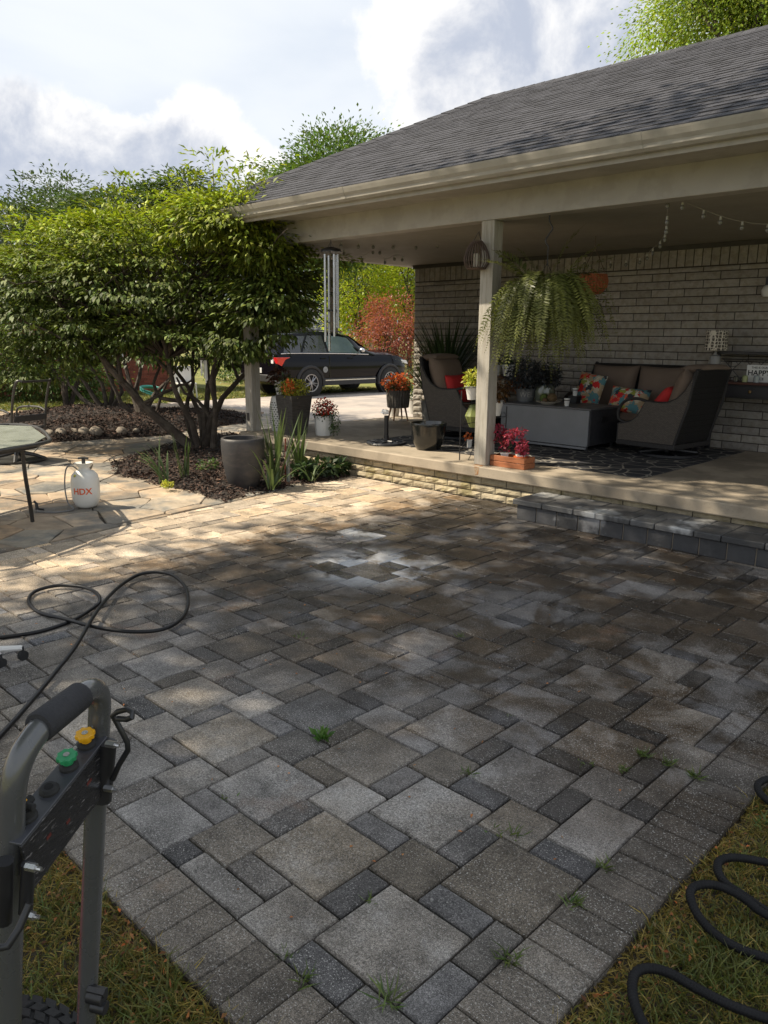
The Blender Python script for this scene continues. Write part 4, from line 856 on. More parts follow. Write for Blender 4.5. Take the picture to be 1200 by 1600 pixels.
# ================================================================== PORCH OBJECTS
# ---- umbrella base
ux, uy = -6.25, 6.50; t = thing('umbrella_base', 'round black cast umbrella base with short pole and small clear cap', 'umbrella base', (ux, uy, FZ))
mb = MB(); mb.lathe([(0, 0), (.225, 0), (.235, .012), (.225, .026), (.20, .03), (.19, .024), (.17, .03), (.10, .038), (.05, .045), (.04, .06), (0, .06)], (ux, uy, FZ), 40, rib=16, ribd=.0)
for k in range(12):
    a = k*math.pi/6; mb.tube([(ux+math.cos(a)*.07, uy+math.sin(a)*.07, FZ+.04), (ux+math.cos(a+.3)*.13, uy+math.sin(a+.3)*.13, FZ+.04), (ux+math.cos(a)*.19, uy+math.sin(a)*.19, FZ+.034)], .008, 6)
obj(mb, 'base_plate', m_black, t, ang=30); mb = MB(); mb.cyl((ux, uy, FZ+.04), (ux, uy, FZ+.33), .025, .025, 18); mb.cyl((ux, uy, FZ+.05), (ux, uy, FZ+.10), .032, .03, 16); obj(mb, 'pole', m_black, t)
mb = MB(); mb.ball((ux-.02, uy, FZ+.37), .035, 12, 8, (1.5, 1.2, .8), jit=.25); obj(mb, 'plastic_wrap', mat('clear_plastic', (.75, .76, .78), .2, spec=.7), t)
# ---- black bowl planter
bx, by = -5.62, 6.52; mb = MB(); mb.lathe([(0, 0), (.11, 0), (.13, .008), (.168, .08), (.188, .17), (.196, .26), (.204, .29), (.20, .30), (.19, .30), (.182, .27), (.17, .17), (.12, .07), (0, .06)], (bx, by, FZ), 48)
t = thing('bowl_planter', 'glossy black empty bowl planter on the porch edge', 'planter', (bx, by, FZ)); obj(mb, 'pot', mat('black_glaze', (.008, .009, .009), .16, var=.2, vs=6, bump=.12, bs=30, spec=.8), t, ang=60)
# ---- tall square planter with annuals
c = (-7.66, 6.28); mb = MB(); mb.prism([(0, 0)], 'z', 0, 0) if 0 else None
hx = .15
mb.add([(c[0]+sx*a, c[1]+sy*a, FZ+z) for z, a in ((0, .115), (.50, .165), (.50, .15), (.44, .145)) for sx, sy in ((-1, -1), (1, -1), (1, 1), (-1, 1))], [(0, 3, 2, 1)]+[(4*i+j, 4*i+(j+1) % 4, 4*i+4+(j+1) % 4, 4*i+4+j) for i in range(3) for j in range(4)]+[(12, 13, 14, 15)])
q1 = bush((c[0], c[1], FZ+.57), .20, 420, .055, 3, .13, .2); q2 = bush((c[0]-.02, c[1]-.05, FZ+.62), .17, 60, .06, 4, .1, -.3, ratio=.9)
planted('tall_planter', 'tall tapered dark wood look planter with lime and coral flowers', 'planter', (c[0], c[1], FZ), mb, mat('dark_wood_grain', (.055, .05, .045), .7, var=.5, vs=9, mp=(1, 1, 9), bump=.6, bs=18), [('foliage', q1, m_ylw), ('flowers', bush((c[0]+.05, c[1]-.12, FZ+.60), .10, 50, .05, 4, .08, -.3, ratio=.95), m_org), ('dark_foliage', bush((c[0]-.12, c[1], FZ+.62), .16, 90, .07, 6, .13, .3), m_dkleaf)])
# ---- lattice garden stool with potted plant on it
c = (-8.10, 6.42); t = thing('garden_stool', 'white ceramic garden stool with dark lattice holes', 'stool', (c[0], c[1], FZ))
mb = MB(); mb.lathe([(0, 0), (.115, 0), (.125, .02), (.145, .12), (.15, .22), (.145, .33), (.125, .43), (.115, .45), (0, .455)], (c[0], c[1], FZ), 36); sb = obj(mb, 'body', m_white, t, ang=60)
mb = MB()
for r_ in range(12):
    for k in range(22):
        a = (k+.5*(r_ % 2))*2*math.pi/22; z = .055+r_*.029; rr = .1+.052*math.sin(min(1, z/.22)*math.pi/2)-(.03*max(0, (z-.25)/.2))+.0005
        rr = np.interp(z, [.02, .12, .22, .33, .43], [.125, .145, .15, .145, .125])+.001
        e = Vector((-math.sin(a), math.cos(a), 0)); p = Vector((c[0]+rr*math.cos(a), c[1]+rr*math.sin(a), FZ+z)); mb.add([p-e*.014, p-Vector((0, 0, .009)), p+e*.014, p+Vector((0, 0, .009))], [(0, 1, 2, 3)])
obj(mb, 'lattice_holes', mat('dark_hole', (.02, .02, .02), .9), sb, smooth=False)
zt = FZ+.457; mb = MB(); mb.lathe(potprof(.035, .075, .2), (c[0]-.02, c[1], zt), 24)
planted('potted_plant', 'dark red leaved plant in a white conical pot on the lattice stool', 'potted plant', (c[0]-.02, c[1], zt), mb, m_white, [('foliage', bush((c[0]-.02, c[1], zt+.25), .15, 120, .08, 8, .11, .5), leafmat('maroon_leaf', (.09, .035, .02), .25))])
# ---- white textured pot with red begonias
c = (-7.36, 6.52); mb = MB(); mb.lathe([(0, 0), (.10, 0), (.105, .01), (.115, .12), (.118, .24), (.112, .25), (.10, .245), (.1, .2), (0, .2)], (c[0], c[1], FZ), 44, rib=11, ribd=.003)
planted('flower_pot', 'white textured pot with red trailing flowers by the dark planter', 'potted plant', (c[0], c[1], FZ), mb, m_white, [('foliage', bush((c[0]+.02, c[1], FZ+.30), .17, 260, .05, 9, .13, .5), m_dkleaf), ('flowers', bush((c[0]+.05, c[1]-.04, FZ+.36), .15, 150, .04, 10, .11, .2, ratio=.9), m_flr), ('trailing_stems', bush((c[0]+.17, c[1]+.02, FZ+.16), .07, 90, .045, 12, .15, .9), m_grn)])
# ---- woven planter on legs
c = (-7.98, 8.55); t = thing('woven_planter', 'round ribbed grey planter on wooden legs full of orange red flowers', 'planter', (c[0], c[1], FZ))
mb = MB(); mb.lathe([(0, 0), (.15, 0), (.158, .01), (.17, .13), (.175, .25), (.168, .26), (.16, .25), (0, .22)], (c[0], c[1], FZ+.19), 96, rib=24, ribd=.005); obj(mb, 'pot', mat('woven_grey', (.15, .135, .115), .8, var=.2, vs=12, bump=.6, bs=60, mp=(1, 1, 3)), t)
for k in range(4):
    a = R(20+90*k); l_ = MB(); l_.tube([(c[0]+.11*math.cos(a), c[1]+.11*math.sin(a), FZ+.21), (c[0]+.16*math.cos(a), c[1]+.16*math.sin(a), FZ)], [.016, .010], 8); obj(l_, 'leg', mat('warm_wood', (.24, .12, .055), .6, var=.2, vs=10), t)
q, T = bush((c[0], c[1], FZ+.50), .2, 260, .065, 13, .12, .2); quadobj(q, T, 'foliage', m_grn, t); q, T = bush((c[0]+.02, c[1]-.03, FZ+.56), .23, 240, .06, 14, .14, -.1, ratio=.95); quadobj(q, T, 'flowers', m_org, t)
# ---- white pots near the wall corner
def simple_pot(px, py, r0, r1, h, label, fol, name='potted_plant', m_=None, yy=None, z=FZ, n=24):
    p = Z(px, py, z) if yy is None else Y(px, py, yy); p = np.array([p[0], p[1], z]); mb = MB(); mb.lathe(potprof(r0, r1, h), p, n)
    return planted(name, label, 'potted plant', tuple(p), mb, m_ or m_white, [(a, b(p), c_) for a, b, c_ in fol])
simple_pot(648, 647, .085, .12, .25, 'white pot of yellow green leaves beside the woven planter', [('foliage', lambda p: bush(p+[0, 0, .36], .15, 220, .06, 15, .16), m_grn), ('yellow_foliage', lambda p: bush(p+[.08, 0, .42], .13, 90, .05, 16, .15), m_ylw)])
simple_pot(616, 650, .07, .10, .2, 'small white pot behind the wooden legs of the woven planter', [('foliage', lambda p: bush(p+[0, 0, .24], .08, 60, .05, 17), m_dkleaf)])
simple_pot(668, 655, .07, .08, .16, 'small white square rimmed pot beside the left armchair', [('foliage', lambda p: blades(p+[0, 0, .15], 26, .5, .014, 1.1, 1., 18), iris)], n=4)
simple_pot(672, 600, .10, .13, .30, 'tall pot with thin arching grassy leaves at the wall corner', [('foliage', lambda p: blades(p+[0, 0, .3], 110, 1.05, .016, .9, .9, 19), m_grn), ('inner_foliage', lambda p: blades(p+[0, 0, .3], 50, .6, .014, .4, .5, 20), m_dkleaf)], yy=8.75, m_=mat('grey_pot', (.2, .2, .19), .6))
simple_pot(695, 650, .15, .19, .45, 'large dark pot of dense strap leaves behind the left armchair', [('foliage', lambda p: blades(p+[0, 0, .42], 190, 1.15, .03, .55, .75, 21, lo=.5, hi=1.2), m_dkleaf), ('side_foliage', lambda p: blades(p+[0, 0, .42], 60, .7, .022, 1.1, 1.2, 22), m_dkleaf)], yy=8.5, m_=m_black)
# ---- armchairs
m_cush = mat('taupe_cushion', (.17, .125, .095), .9, var=.1, vs=4, bump=.3, bs=150); m_wick = mat('wicker', (.16, .13, .11), .6, var=.35, vs=60, bump=1., bs=90, mp=(1, 1, 1)); m_dkw = mat('dark_wicker', (.018, .016, .016), .55, var=.3, vs=50, bump=.8, bs=90); m_redc = mat('red_fabric', (.50, .025, .025), .85, var=.08, vs=6, bump=.2, bs=160)
def weave(name, base):
    global nt
    m = bpy.data.materials.new(name); m.use_nodes = True; nt = m.node_tree; p = nt.nodes['Principled BSDF']; tcn = N('ShaderNodeTexCoord')
    br = N('ShaderNodeTexBrick', offset=.5, inp={'Scale': 1, 'Mortar Size': .12, 'Brick Width': .028, 'Row Height': .009}); br.inputs['Mortar Size'].default_value = .0018
    mp = N('ShaderNodeMapping', inp={2: (R(90), 0, 0)}); LK(tcn.outputs['Object'], mp.inputs[0]); LK(mp.outputs[0], br.inputs[0])
    br.inputs['Color1'].default_value = (*base, 1); br.inputs['Color2'].default_value = (*[c*.7 for c in base], 1); br.inputs['Mortar'].default_value = (*[c*.12 for c in base], 1)
    LK(br.outputs[0], p.inputs['Base Color']); p.inputs['Roughness'].default_value = .55; b = N('ShaderNodeBump', inp={'Strength': .8, 'Distance': .004}); b.invert = True; LK(br.outputs[1], b.inputs['Height']); LK(b.outputs[0], p.inputs['Normal']); return m
m_weave = weave('wicker_weave', (.15, .125, .105)); m_weave_dk = weave('wicker_weave_dark', (.02, .018, .018))
def armchair(label, loc, rz, pil):
    """faces local -X; the side panels are woven, the arms loop forward"""
    t = thing('armchair', label, 'armchair', loc, rz, 'wicker armchairs on the porch')
    prof = [(-.42, .16), (-.40, .42), (-.34, .50), (-.24, .50), (-.14, .55), (-.06, .62), (.10, .62), (.22, .70), (.34, .86), (.42, .90), (.30, .16)]
    side = [(-.40, .17), (-.40, .34), (-.33, .355), (-.25, .38), (-.18, .44), (-.13, .54), (-.10, .61), (.05, .60), (.15, .61), (.25, .66), (.33, .75), (.40, .88), (.36, .60), (.30, .40), (.24, .17)]
    for s in (-1, 1):
        y0 = s*.34; mb = MB(); mb.prism(side, 'y', y0-.018, y0+.018); obj(mb, 'side_panel', m_weave, t, local=True, smooth=False)
        mb = MB(); mb.tube([(x_, y0, z_) for x_, z_ in [(-.41, .17), (-.41, .345), (-.33, .36), (-.25, .385), (-.185, .44), (-.135, .54), (-.10, .615), (.05, .605), (.15, .615), (.25, .665), (.33, .755), (.40, .885), (.425, .96)]], .014, 8)
        mb.tube([(.41, y0, .95), (.365, y0, .60), (.305, y0, .40), (.245, y0, .17)], .016, 8)
        mb.tube(smooth([(-.33, y0, .36), (-.415, y0, .40), (-.42, y0, .50), (-.35, y0, .60), (-.22, y0, .635), (-.10, y0, .615)]), .017, 8); obj(mb, 'arm', m_dkw, t, local=True)
    mb = MB(); mb.add([(.25, -.33, .17), (.25, .33, .17), (.44, .33, .98), (.44, -.33, .98), (.21, -.33, .17), (.21, .33, .17), (.40, .33, .98), (.40, -.33, .98)], [(0, 1, 2, 3), (7, 6, 5, 4), (3, 2, 6, 7), (0, 3, 7, 4), (1, 5, 6, 2), (0, 4, 5, 1)]); obj(mb, 'back', m_weave_dk, t, local=True, bevel=.012)
    mb = MB(); mb.box(-.42, .26, -.36, .36, .11, .17); mb.box(-.40, .23, -.32, .32, .17, .24); obj(mb, 'seat_frame', m_dkw, t, local=True, bevel=.01)
    mb = MB(); mb.pillow((-.08, 0, .33), (.33, 0, .01), (0, .31, 0), (0, 0, .075), puff=.35); obj(mb, 'seat_cushion', m_cush, t, local=True, ang=70)
    mb = MB(); mb.pillow((.20, 0, .66), (.095, 0, .32), (0, .325, 0), (-.10, 0, .03), puff=.35); mb.pillow((.335, 0, .975), (.11, 0, .0), (0, .30, 0), (0, 0, .045), puff=.4); obj(mb, 'back_cushion', m_cush, t, local=True, ang=70)
    mb = MB(); mb.cyl((0, 0, .04), (0, 0, .12), .05, .05, 16); 
    for k in range(4): a = R(45+90*k); mb.tube([(0, 0, .07), (math.cos(a)*.3, math.sin(a)*.3, .035)], [.025, .016], 8)
    mb.lathe([(.27, .0), (.31, .01), (.31, .035), (.27, .035)], (0, 0, 0), 32); obj(mb, 'swivel_base', m_black, t, local=True)
    pb = MB(); pb.pillow(*pil); lb_ = 'red pillow in the armchair behind the black bowl planter' if 'bowl' in label else 'red pillow peeking over the arm of the right armchair'
    mw = wmat(t); pc_ = mw @ Vector(pil[0]); o = obj(pb, 'throw_pillow', m_redc, None, ang=70); o.matrix_world = mw; tag(o, lb_, 'pillow', 'red pillows'); return t
armchair('wicker armchair right of the fire table, seen from its side and back', (-3.54, 8.04, FZ+.008), R(-6), ((.0, -.02, .60), (.10, 0, .12), (0, .24, 0), (-.06, 0, .05))).scale = (1, 1, .95)
armchair('wicker armchair behind the black bowl planter, its red pillow showing', (-6.02, 7.62, FZ+.004), R(180+10), ((.05, .03, .60), (.05, .0, .17), (0, .25, 0), (-.06, 0, .02)))
# ---- loveseat
fab = bpy.data.materials.new('floral_fabric'); fab.use_nodes = True; nt = fab.node_tree; p = nt.nodes['Principled BSDF']; tcn = N('ShaderNodeTexCoord')
vo = N('ShaderNodeTexVoronoi', inp={'Scale': 17.}); nn_ = N('ShaderNodeTexNoise', inp={'Scale': 9.}); vm = N('ShaderNodeVectorMath', operation='MULTIPLY_ADD', inp={1: (.12, .12, .12)}); LK(nn_.outputs[1], vm.inputs[0]); LK(tcn.outputs['Object'], vm.inputs[2]); LK(vm.outputs[0], vo.inputs[0])
sp = N('ShaderNodeSeparateColor'); LK(vo.outputs['Color'], sp.inputs[0]); cr = N('ShaderNodeValToRGB'); cr.color_ramp.interpolation = 'CONSTANT'; LK(sp.outputs[0], cr.inputs[0])
el = cr.color_ramp.elements; el[0].color = (.40, .30, .18, 1); el[1].position = .2; el[1].color = (.09, .22, .24, 1)
for ps, cl_ in ((.36, (.55, .02, .02, 1)), (.5, (.50, .42, .30, 1)), (.62, (.65, .12, .05, 1)), (.72, (.03, .04, .05, 1)), (.80, (.28, .30, .05, 1)), (.9, (.60, .56, .46, 1))): e = el.new(ps); e.color = cl_
LK(cr.outputs[0], p.inputs['Base Color']); p.inputs['Roughness'].default_value = .85
t = thing('loveseat', 'wicker loveseat with brown cushions against the brick wall', 'sofa', (-4.35, 8.62, FZ), 0)
mb = MB(); mb.box(-.62, .62, -.33, .30, .10, .26); obj(mb, 'seat_frame', m_weave_dk, t, local=True, bevel=.015)
mb = MB(); mb.prism([(-.33+.55, .2), (.28, .2), (.42, .90), (.36, .93), (.30, .90)], 'x', -.64, .64); obj(mb, 'back', m_weave_dk, t, local=True, bevel=.015)
for s in (-1, 1):
    mb = MB(); mb.prism([(-.33, .1), (-.33, .40), (-.25, .52), (.10, .55), (.28, .75), (.40, .92), (.32, .1)], 'x', s*.64-.03, s*.64+.03); mb.tube(smooth([(s*.64, -.33, .38), (s*.64, -.33, .50), (s*.64, -.2, .57), (s*.64, .08, .57), (s*.64, .28, .76), (s*.64, .40, .93)]), .022, 8); obj(mb, 'arm', m_weave_dk, t, local=True, smooth=False)
    mb = MB(); mb.pillow((s*.305, -.04, .33), (.30, 0, 0), (0, .29, 0), (0, 0, .085), puff=.35); obj(mb, 'seat_cushion', m_cush, t, local=True, ang=70)
    mb = MB(); mb.pillow((s*.305, .20, .62), (.30, 0, 0), (0, .08, .29), (0, -.085, .02), puff=.35); obj(mb, 'back_cushion', m_cush, t, local=True, ang=70)
for nm, c_, ex_, ey_, lb in (('throw_pillow', (-4.79, 8.50, FZ+.60), (.20, -.04, -.02), (.03, .06, .21), 'square floral pillow at the left end of the loveseat'), ('throw_pillow', (-4.23, 8.42, FZ+.53), (.24, .0, -.015), (.0, .07, .14), 'long floral lumbar pillow in the middle of the loveseat')):
    mb = MB(); mb.pillow(c_, ex_, ey_, (0, -.06, .015)); tag(obj(mb, nm, fab, origin=c_, ang=70), lb, 'pillow', 'floral pillows')
# ---- rug
t = None; mb = MB(); mb.box(-6.6, -3.08, 6.52, 8.98, FZ+.001, FZ+.007, rot=None)
rug = bpy.data.materials.new('rug_pattern'); rug.use_nodes = True; nt = rug.node_tree; p = nt.nodes['Principled BSDF']; tcn = N('ShaderNodeTexCoord')
wv = N('ShaderNodeTexVoronoi', feature='DISTANCE_TO_EDGE', inp={'Scale': 5.5}); n2 = N('ShaderNodeTexNoise', inp={'Scale': 4.}); vm = N('ShaderNodeVectorMath', operation='MULTIPLY_ADD', inp={1: (.35, .35, .35)}); LK(n2.outputs[1], vm.inputs[0]); LK(tcn.outputs['Object'], vm.inputs[2]); LK(vm.outputs[0], wv.inputs[0])
LK(MIXC(SST(wv.outputs[0], .03, .05), (.22, .20, .17), (.018, .018, .022)), p.inputs['Base Color']); p.inputs['Roughness'].default_value = .95
tag(obj(mb, 'rug', rug, origin=(-4.9, 7.7, FZ)), 'black outdoor rug with thin pale scroll pattern under the seating', 'rug')
# ---- fire table
t = thing('fire_table', 'long grey concrete fire table between the armchairs', 'table', (-4.86, 8.0, FZ)); m_fp = mat('grey_concrete_panel', (.20, .205, .215), .6, var=.1, vs=3, bump=.08, bs=60); m_fpd = mat('dark_end_panel', (.03, .03, .035), .5)
fx0, fx1, fy0, fy1 = -5.42, -4.245, 7.60, 8.28
mb = MB(); mb.box(fx0, fx1-.02, fy0, fy0+.02, FZ+.06, FZ+.455); obj(mb, 'side_panel', m_fp, t, bevel=.003); mb = MB(); mb.box(fx0, fx1-.02, fy1-.02, fy1, FZ+.06, FZ+.455); obj(mb, 'side_panel', m_fp, t, bevel=.003)
mb = MB(); mb.box(fx0+.004, fx1-.004, fy0+.022, fy1-.022, FZ+.07, FZ+.452); obj(mb, 'body', m_fpd, t); mb = MB(); mb.box(fx0-.005, fx1+.005, fy0-.006, fy1+.005, FZ+.457, FZ+.478); obj(mb, 'top', mat('dark_table_top', (.09, .09, .095), .45, var=.15, vs=4), t, bevel=.004)
mb = MB(); mb.box(fx0+.03, fx1-.04, fy0+.004, fy0+.018, FZ+.028, FZ+.052); obj(mb, 'base_rail', m_fp, t)
mb = MB(); mb.box(fx1-.003, fx1+.002, fy0+.25, fy0+.40, FZ+.31, FZ+.38); obj(mb, 'handle_recess', m_black, t, bevel=.002)
for a, b in ((fx0+.06, fy0+.06), (fx1-.06, fy0+.06), (fx1-.06, fy1-.06), (fx0+.06, fy1-.06)): mb = MB(); mb.cyl((a, b, FZ+.008), (a, b, FZ+.06), .018, .018, 10); obj(mb, 'foot', m_black, t)
TZ = FZ+.479
def yz(px, py, yv): return Y(px, py, yv)
def cup(px, yv, z, label, h=.085, r=.034):
    x = Y(px, 640, yv)[0]; t = thing('cup', label, 'cup', (x, yv, z), 0, 'white cups'); mb = MB(); mb.lathe([(0, 0), (r*.68, 0), (r*.95, h-.012), (r, h-.01), (r, h), (r*.88, h), (r*.6, .01), (0, .01)], (x, yv, z), 24); obj(mb, 'cup_body', m_white, t)
    mb = MB(); mb.lathe([(r*.955, h*.72), (r*1.0, h*.73), (r*1.02, h*.82), (r*.99, h*.84)], (x, yv, z), 24); obj(mb, 'band', m_black, t)
cup(885, 7.72, TZ, 'white cup with dark band on the front of the fire table')
x = Y(899, 610, 8.15)[0]; t = thing('drink_stand', 'small dark stand holding a cup above the fire table', 'stand', (x, 8.15, TZ)); mb = MB(); mb.box(x-.05, x+.05, 8.10, 8.20, TZ, TZ+.075); mb.box(x-.06, x+.06, 8.09, 8.21, TZ+.076, TZ+.086); obj(mb, 'box', m_black, t, bevel=.003)
cup(897, 8.15, TZ+.0865, 'white cup raised on the dark stand beside the floral pillow')
x = Y(856, 630, 7.78)[0]; t = thing('plate', 'shallow cream bowl plate on the fire table', 'plate', (x, 7.78, TZ)); mb = MB(); mb.lathe([(0, .0), (.07, 0), (.08, .008), (.135, .03), (.14, .034), (.13, .036), (.07, .016), (0, .014)], (x, 7.78, TZ), 40); obj(mb, 'dish', mat('cream_ceramic', (.55, .50, .42), .4), t)
for dx, dy, r_, cl_, lb in ((-.055, 0, .05, (.10, .14, .03), 'green moss ball on the cream plate'), (.045, .01, .056, (.13, .085, .04), 'brown woven ball on the cream plate'), (-.005, -.06, .03, (.12, .07, .035), 'small brown ball at the front of the cream plate')):
    mb = MB(); mb.ball((x+dx, 7.78+dy, TZ+.016+r_), r_, 22, 16, jit=.07); tag(obj(mb, 'moss_ball', mat('moss_'+str(int(r_*1000)), cl_, .95, var=.4, vs=60, bump=1, bs=150), origin=(x+dx, 7.78+dy, TZ+.016+r_), ang=80), lb, 'ornament', 'decorative balls')
x = Y(852, 600, 8.05)[0]; mb = MB(); mb.lathe([(0, 0), (.10, 0), (.115, .02), (.12, .12), (.105, .19), (.11, .2), (.10, .2), (.095, .19), (.11, .12), (.10, .02), (0, .012)], (x, 8.05, TZ), 32)
planted('vase', 'wide clear glass jar with dusky leaves on the fire table', 'vase', (x, 8.05, TZ), mb, mat('jar_glass', (.12, .135, .10), .1, spec=.8), [('foliage', bush((x, 8.05, TZ+.30), .19, 420, .07, 31, .15), leafmat('dusky_leaf', (.05, .055, .06), .2))])
x = Y(822, 600, 7.95)[0]; mb = MB(); mb.lathe([(0, 0), (.10, 0), (.118, .14), (.122, .15), (.112, .15), (.105, .12), (0, .12)], (x, 7.95, TZ), 32, rib=0)
t = planted('metal_bucket', 'small galvanised bucket with dark letters and dusky foliage on the fire table', 'bucket', (x, 7.95, TZ), mb, mat('galvanised', (.16, .165, .17), .5, metal=.4, var=.2, vs=8), [('foliage', bush((x-.02, 7.95, TZ+.31), .24, 620, .065, 32, .20), MATS['dusky_leaf']), ('russet_foliage', bush((x-.12, 7.9, TZ+.2), .12, 70, .05, 33, .12), leafmat('russet_leaf', (.22, .08, .03), .25))])
text('WEL', .085, on_cyl((x, 7.95), .118, TZ+.08, math.atan2(-7.95, -x)+.1), 'lettering', mat('pale_paint', (.34, .33, .30), .7), t, bold=False)
# ---- plant stand behind the middle post
ps = (-4.70, 6.55); t = thing('plant_stand', 'black wire plant stand standing behind the middle porch post', 'plant stand', (ps[0], ps[1], FZ)); mb = MB()
LG = [Z(718, 719, FZ), Z(789, 700, FZ), Z(776, 672, FZ), Z(735, 690, FZ)]; TP = [np.array([p_[0], p_[1], z_]) for p_, z_ in zip(LG, (1.03, .80, .80, 1.03))]
tops = [(-4.98, 6.26), (-4.60, 6.72)]
for i_, (a_, b_) in enumerate(zip(LG, TP)): l_ = MB(); l_.cyl(tuple(a_), tuple(b_), .006, .006, 8); obj(l_, 'leg', m_black, t)
for z in (FZ+.10, FZ+.36): mb.tube([(p_[0], p_[1], z) for p_ in LG], .004, 6, closed=True)
ring1 = (D(737, 606, 0.1)*0+Z(745, 712, FZ)); up1 = Y(738, 605, 6.35); up2 = Y(775, 630, 6.75)
for c_, r_, z in ((up1, .075, up1[2]), (up2, .082, up2[2]+.02)): mb.lathe([(r_, -.004), (r_+.006, 0), (r_, .004)], (c_[0], c_[1], z), 24); mb.tube([(c_[0]+r_, c_[1], z), (LG[1][0], LG[1][1], z)], .004, 6); mb.tube([(c_[0]-r_, c_[1], z), (LG[0][0], LG[0][1], z)], .004, 6)
obj(mb, 'rings', m_black, t)
def hpot(c_, z, r0, r1, h, label, fol): mb = MB(); mb.lathe(potprof(r0, r1, h), (c_[0], c_[1], z), 28); return planted('potted_plant', label, 'potted plant', (c_[0], c_[1], z), mb, m_white, [(a, b, m_) for a, b, m_ in fol])
hpot(up1, up1[2]-.125, .045, .07, .135, 'lime leaved plant in a white pot, upper ring of the wire stand', [('foliage', bush((up1[0], up1[1], up1[2]+.08), .10, 130, .06, 41, .09), m_ylw)])
hpot(up2, up2[2]-.13, .05, .078, .16, 'bronze leaved plant in a white pot right of the middle post', [('foliage', bush((up2[0], up2[1], up2[2]+.14), .15, 180, .06, 42, .13), leafmat('bronze_leaf', (.12, .06, .02), .25))])
p_ = Z(733, 700, FZ); mb = MB(); mb.lathe(potprof(.03, .035, .09), (p_[0], p_[1], FZ+.008), 4); planted('potted_plant', 'tiny white pot with one orange flower left of the middle post', 'potted plant', (p_[0], p_[1], FZ+.008), mb, m_white, [('flowers', bush((p_[0]-.02, p_[1], FZ+.13), .04, 22, .05, 43, .03, ratio=.8), m_org)])
p_ = Y(741, 650, 6.75); mb = MB(); mb.lathe([(0, -.13), (.05, -.12), (.10, 0), (.05, .12), (0, .13)], p_, 24, rib=10, ribd=.004); g_ = obj(mb, 'gourd', mat('gourd_green', (.18, .21, .06), .5, var=.3, vs=10), origin=tuple(p_)); tag(g_, 'striped green gourd shaped ornament behind the middle post', 'ornament')
# ---- shelf with pots behind the stand
t = thing('plant_shelf', 'dark two level plant shelf against the brick wall behind the post', 'shelf', (-5.6, 8.8, FZ)); a_, b_ = Y(776, 590, 8.8)[0], Y(800, 590, 8.8)[0]; x0_, x1_ = a_-.18, b_+.03
mb = MB(); mb.box(x0_, x1_, 8.66, 9.0, 1.03, 1.05); obj(mb, 'upper_shelf', mat('dark_wood', (.05, .03, .02), .6), t, bevel=.003); mb = MB(); mb.box(x0_, x1_, 8.66, 9.0, .50, .52); obj(mb, 'lower_shelf', MATS['dark_wood'], t, bevel=.003)
for xx_ in (x0_+.01, x1_-.01):
    for yy_ in (8.67, 8.98): mb = MB(); mb.box(xx_-.01, xx_+.01, yy_-.01, yy_+.01, FZ, 1.028); obj(mb, 'leg', MATS['dark_wood'], t)
mb = MB(); mb.box(x0_+.03, x1_-.05, 8.655, 8.67, .78, 1.0); obj(mb, 'panel', mat('speckled_panel', (.36, .31, .24), .9, var=.2, vs=10, specks=(40, .6, (.08, .06, .05))), t)
hpot((b_-.07, 8.8), 1.051, .06, .085, .15, 'weathered grey pot on the upper shelf below the fern', [('foliage', bush((b_-.07, 8.8, 1.24), .09, 70, .07, 45, .08), m_grn)])
hpot((b_-.27, 8.8), 1.051, .06, .075, .14, 'dark potted succulent at the left of the upper shelf', [('foliage', bush((b_-.27, 8.8, 1.22), .08, 60, .05, 46, .06), m_dkleaf)])
# ---- wooden crate with two pink plants
bx0, bx1, by0, by1 = -4.475, -4.075, 6.12, 6.30
t = thing('wooden_crate', 'small reddish wooden slat planter box beside the middle post', 'planter box', (-4.28, 6.2, FZ)); m_cr = mat('cedar', (.33, .115, .045), .6, var=.3, vs=5, mp=(1, 8, 8), bump=.3, bs=20)
for z0_, z1_ in ((.0, .052), (.056, .108)):
    mb = MB(); mb.box(bx0, bx1, by0, by0+.014, FZ+z0_, FZ+z1_); mb.box(bx0, bx1, by1-.014, by1, FZ+z0_, FZ+z1_); mb.box(bx0+.002, bx0+.016, by0+.015, by1-.015, FZ+z0_, FZ+z1_); mb.box(bx1-.016, bx1-.002, by0+.015, by1-.015, FZ+z0_, FZ+z1_); obj(mb, 'slat', m_cr, t, bevel=.003)
mb = MB(); mb.box(bx0+.017, bx1-.017, by0+.016, by1-.016, FZ+.004, FZ+.03); obj(mb, 'bottom', m_cr, t)
def pinkp(x, y, label, hs, seed):
    z0 = FZ+.03; t = thing('potted_plant', label, 'potted plant', (x, y, z0), 0, 'pink plants in the wooden crate'); mb = MB(); mb.lathe(potprof(.035, .05, .10), (x, y, z0), 4); obj(mb, 'pot', m_white, t, smooth=False)
    g = random.Random(seed); Q = []; T = []; mb = MB()
    for k, (dx, dz) in enumerate(hs):
        q_, T_ = bush((x+dx*.7, y+dx*-.2, z0+dz), .052, 34, .05, seed+k, .045, .1, ratio=.65); Q.append(q_); T.append(T_); mb.tube([(x, y, z0+.07), (x+dx*.5, y, z0+dz*.6), (x+dx*.7, y, z0+dz)], .003, 5)
    quadobj(np.concatenate(Q), np.concatenate(T), 'foliage', m_pink, t); obj(mb, 'stem', m_dkleaf, t); return t
pinkp(-4.37, 6.21, 'tall pink speckled plant in the left half of the crate', [(-.10, .33), (-.06, .26), (0, .15), (.10, .24), (.16, .30), (-.11, .22)], 51)
t = pinkp(-4.17, 6.19, 'smaller pink speckled plant in the right half of the crate', [(0, .15), (.04, .2), (-.02, .31), (.05, .14)], 61)
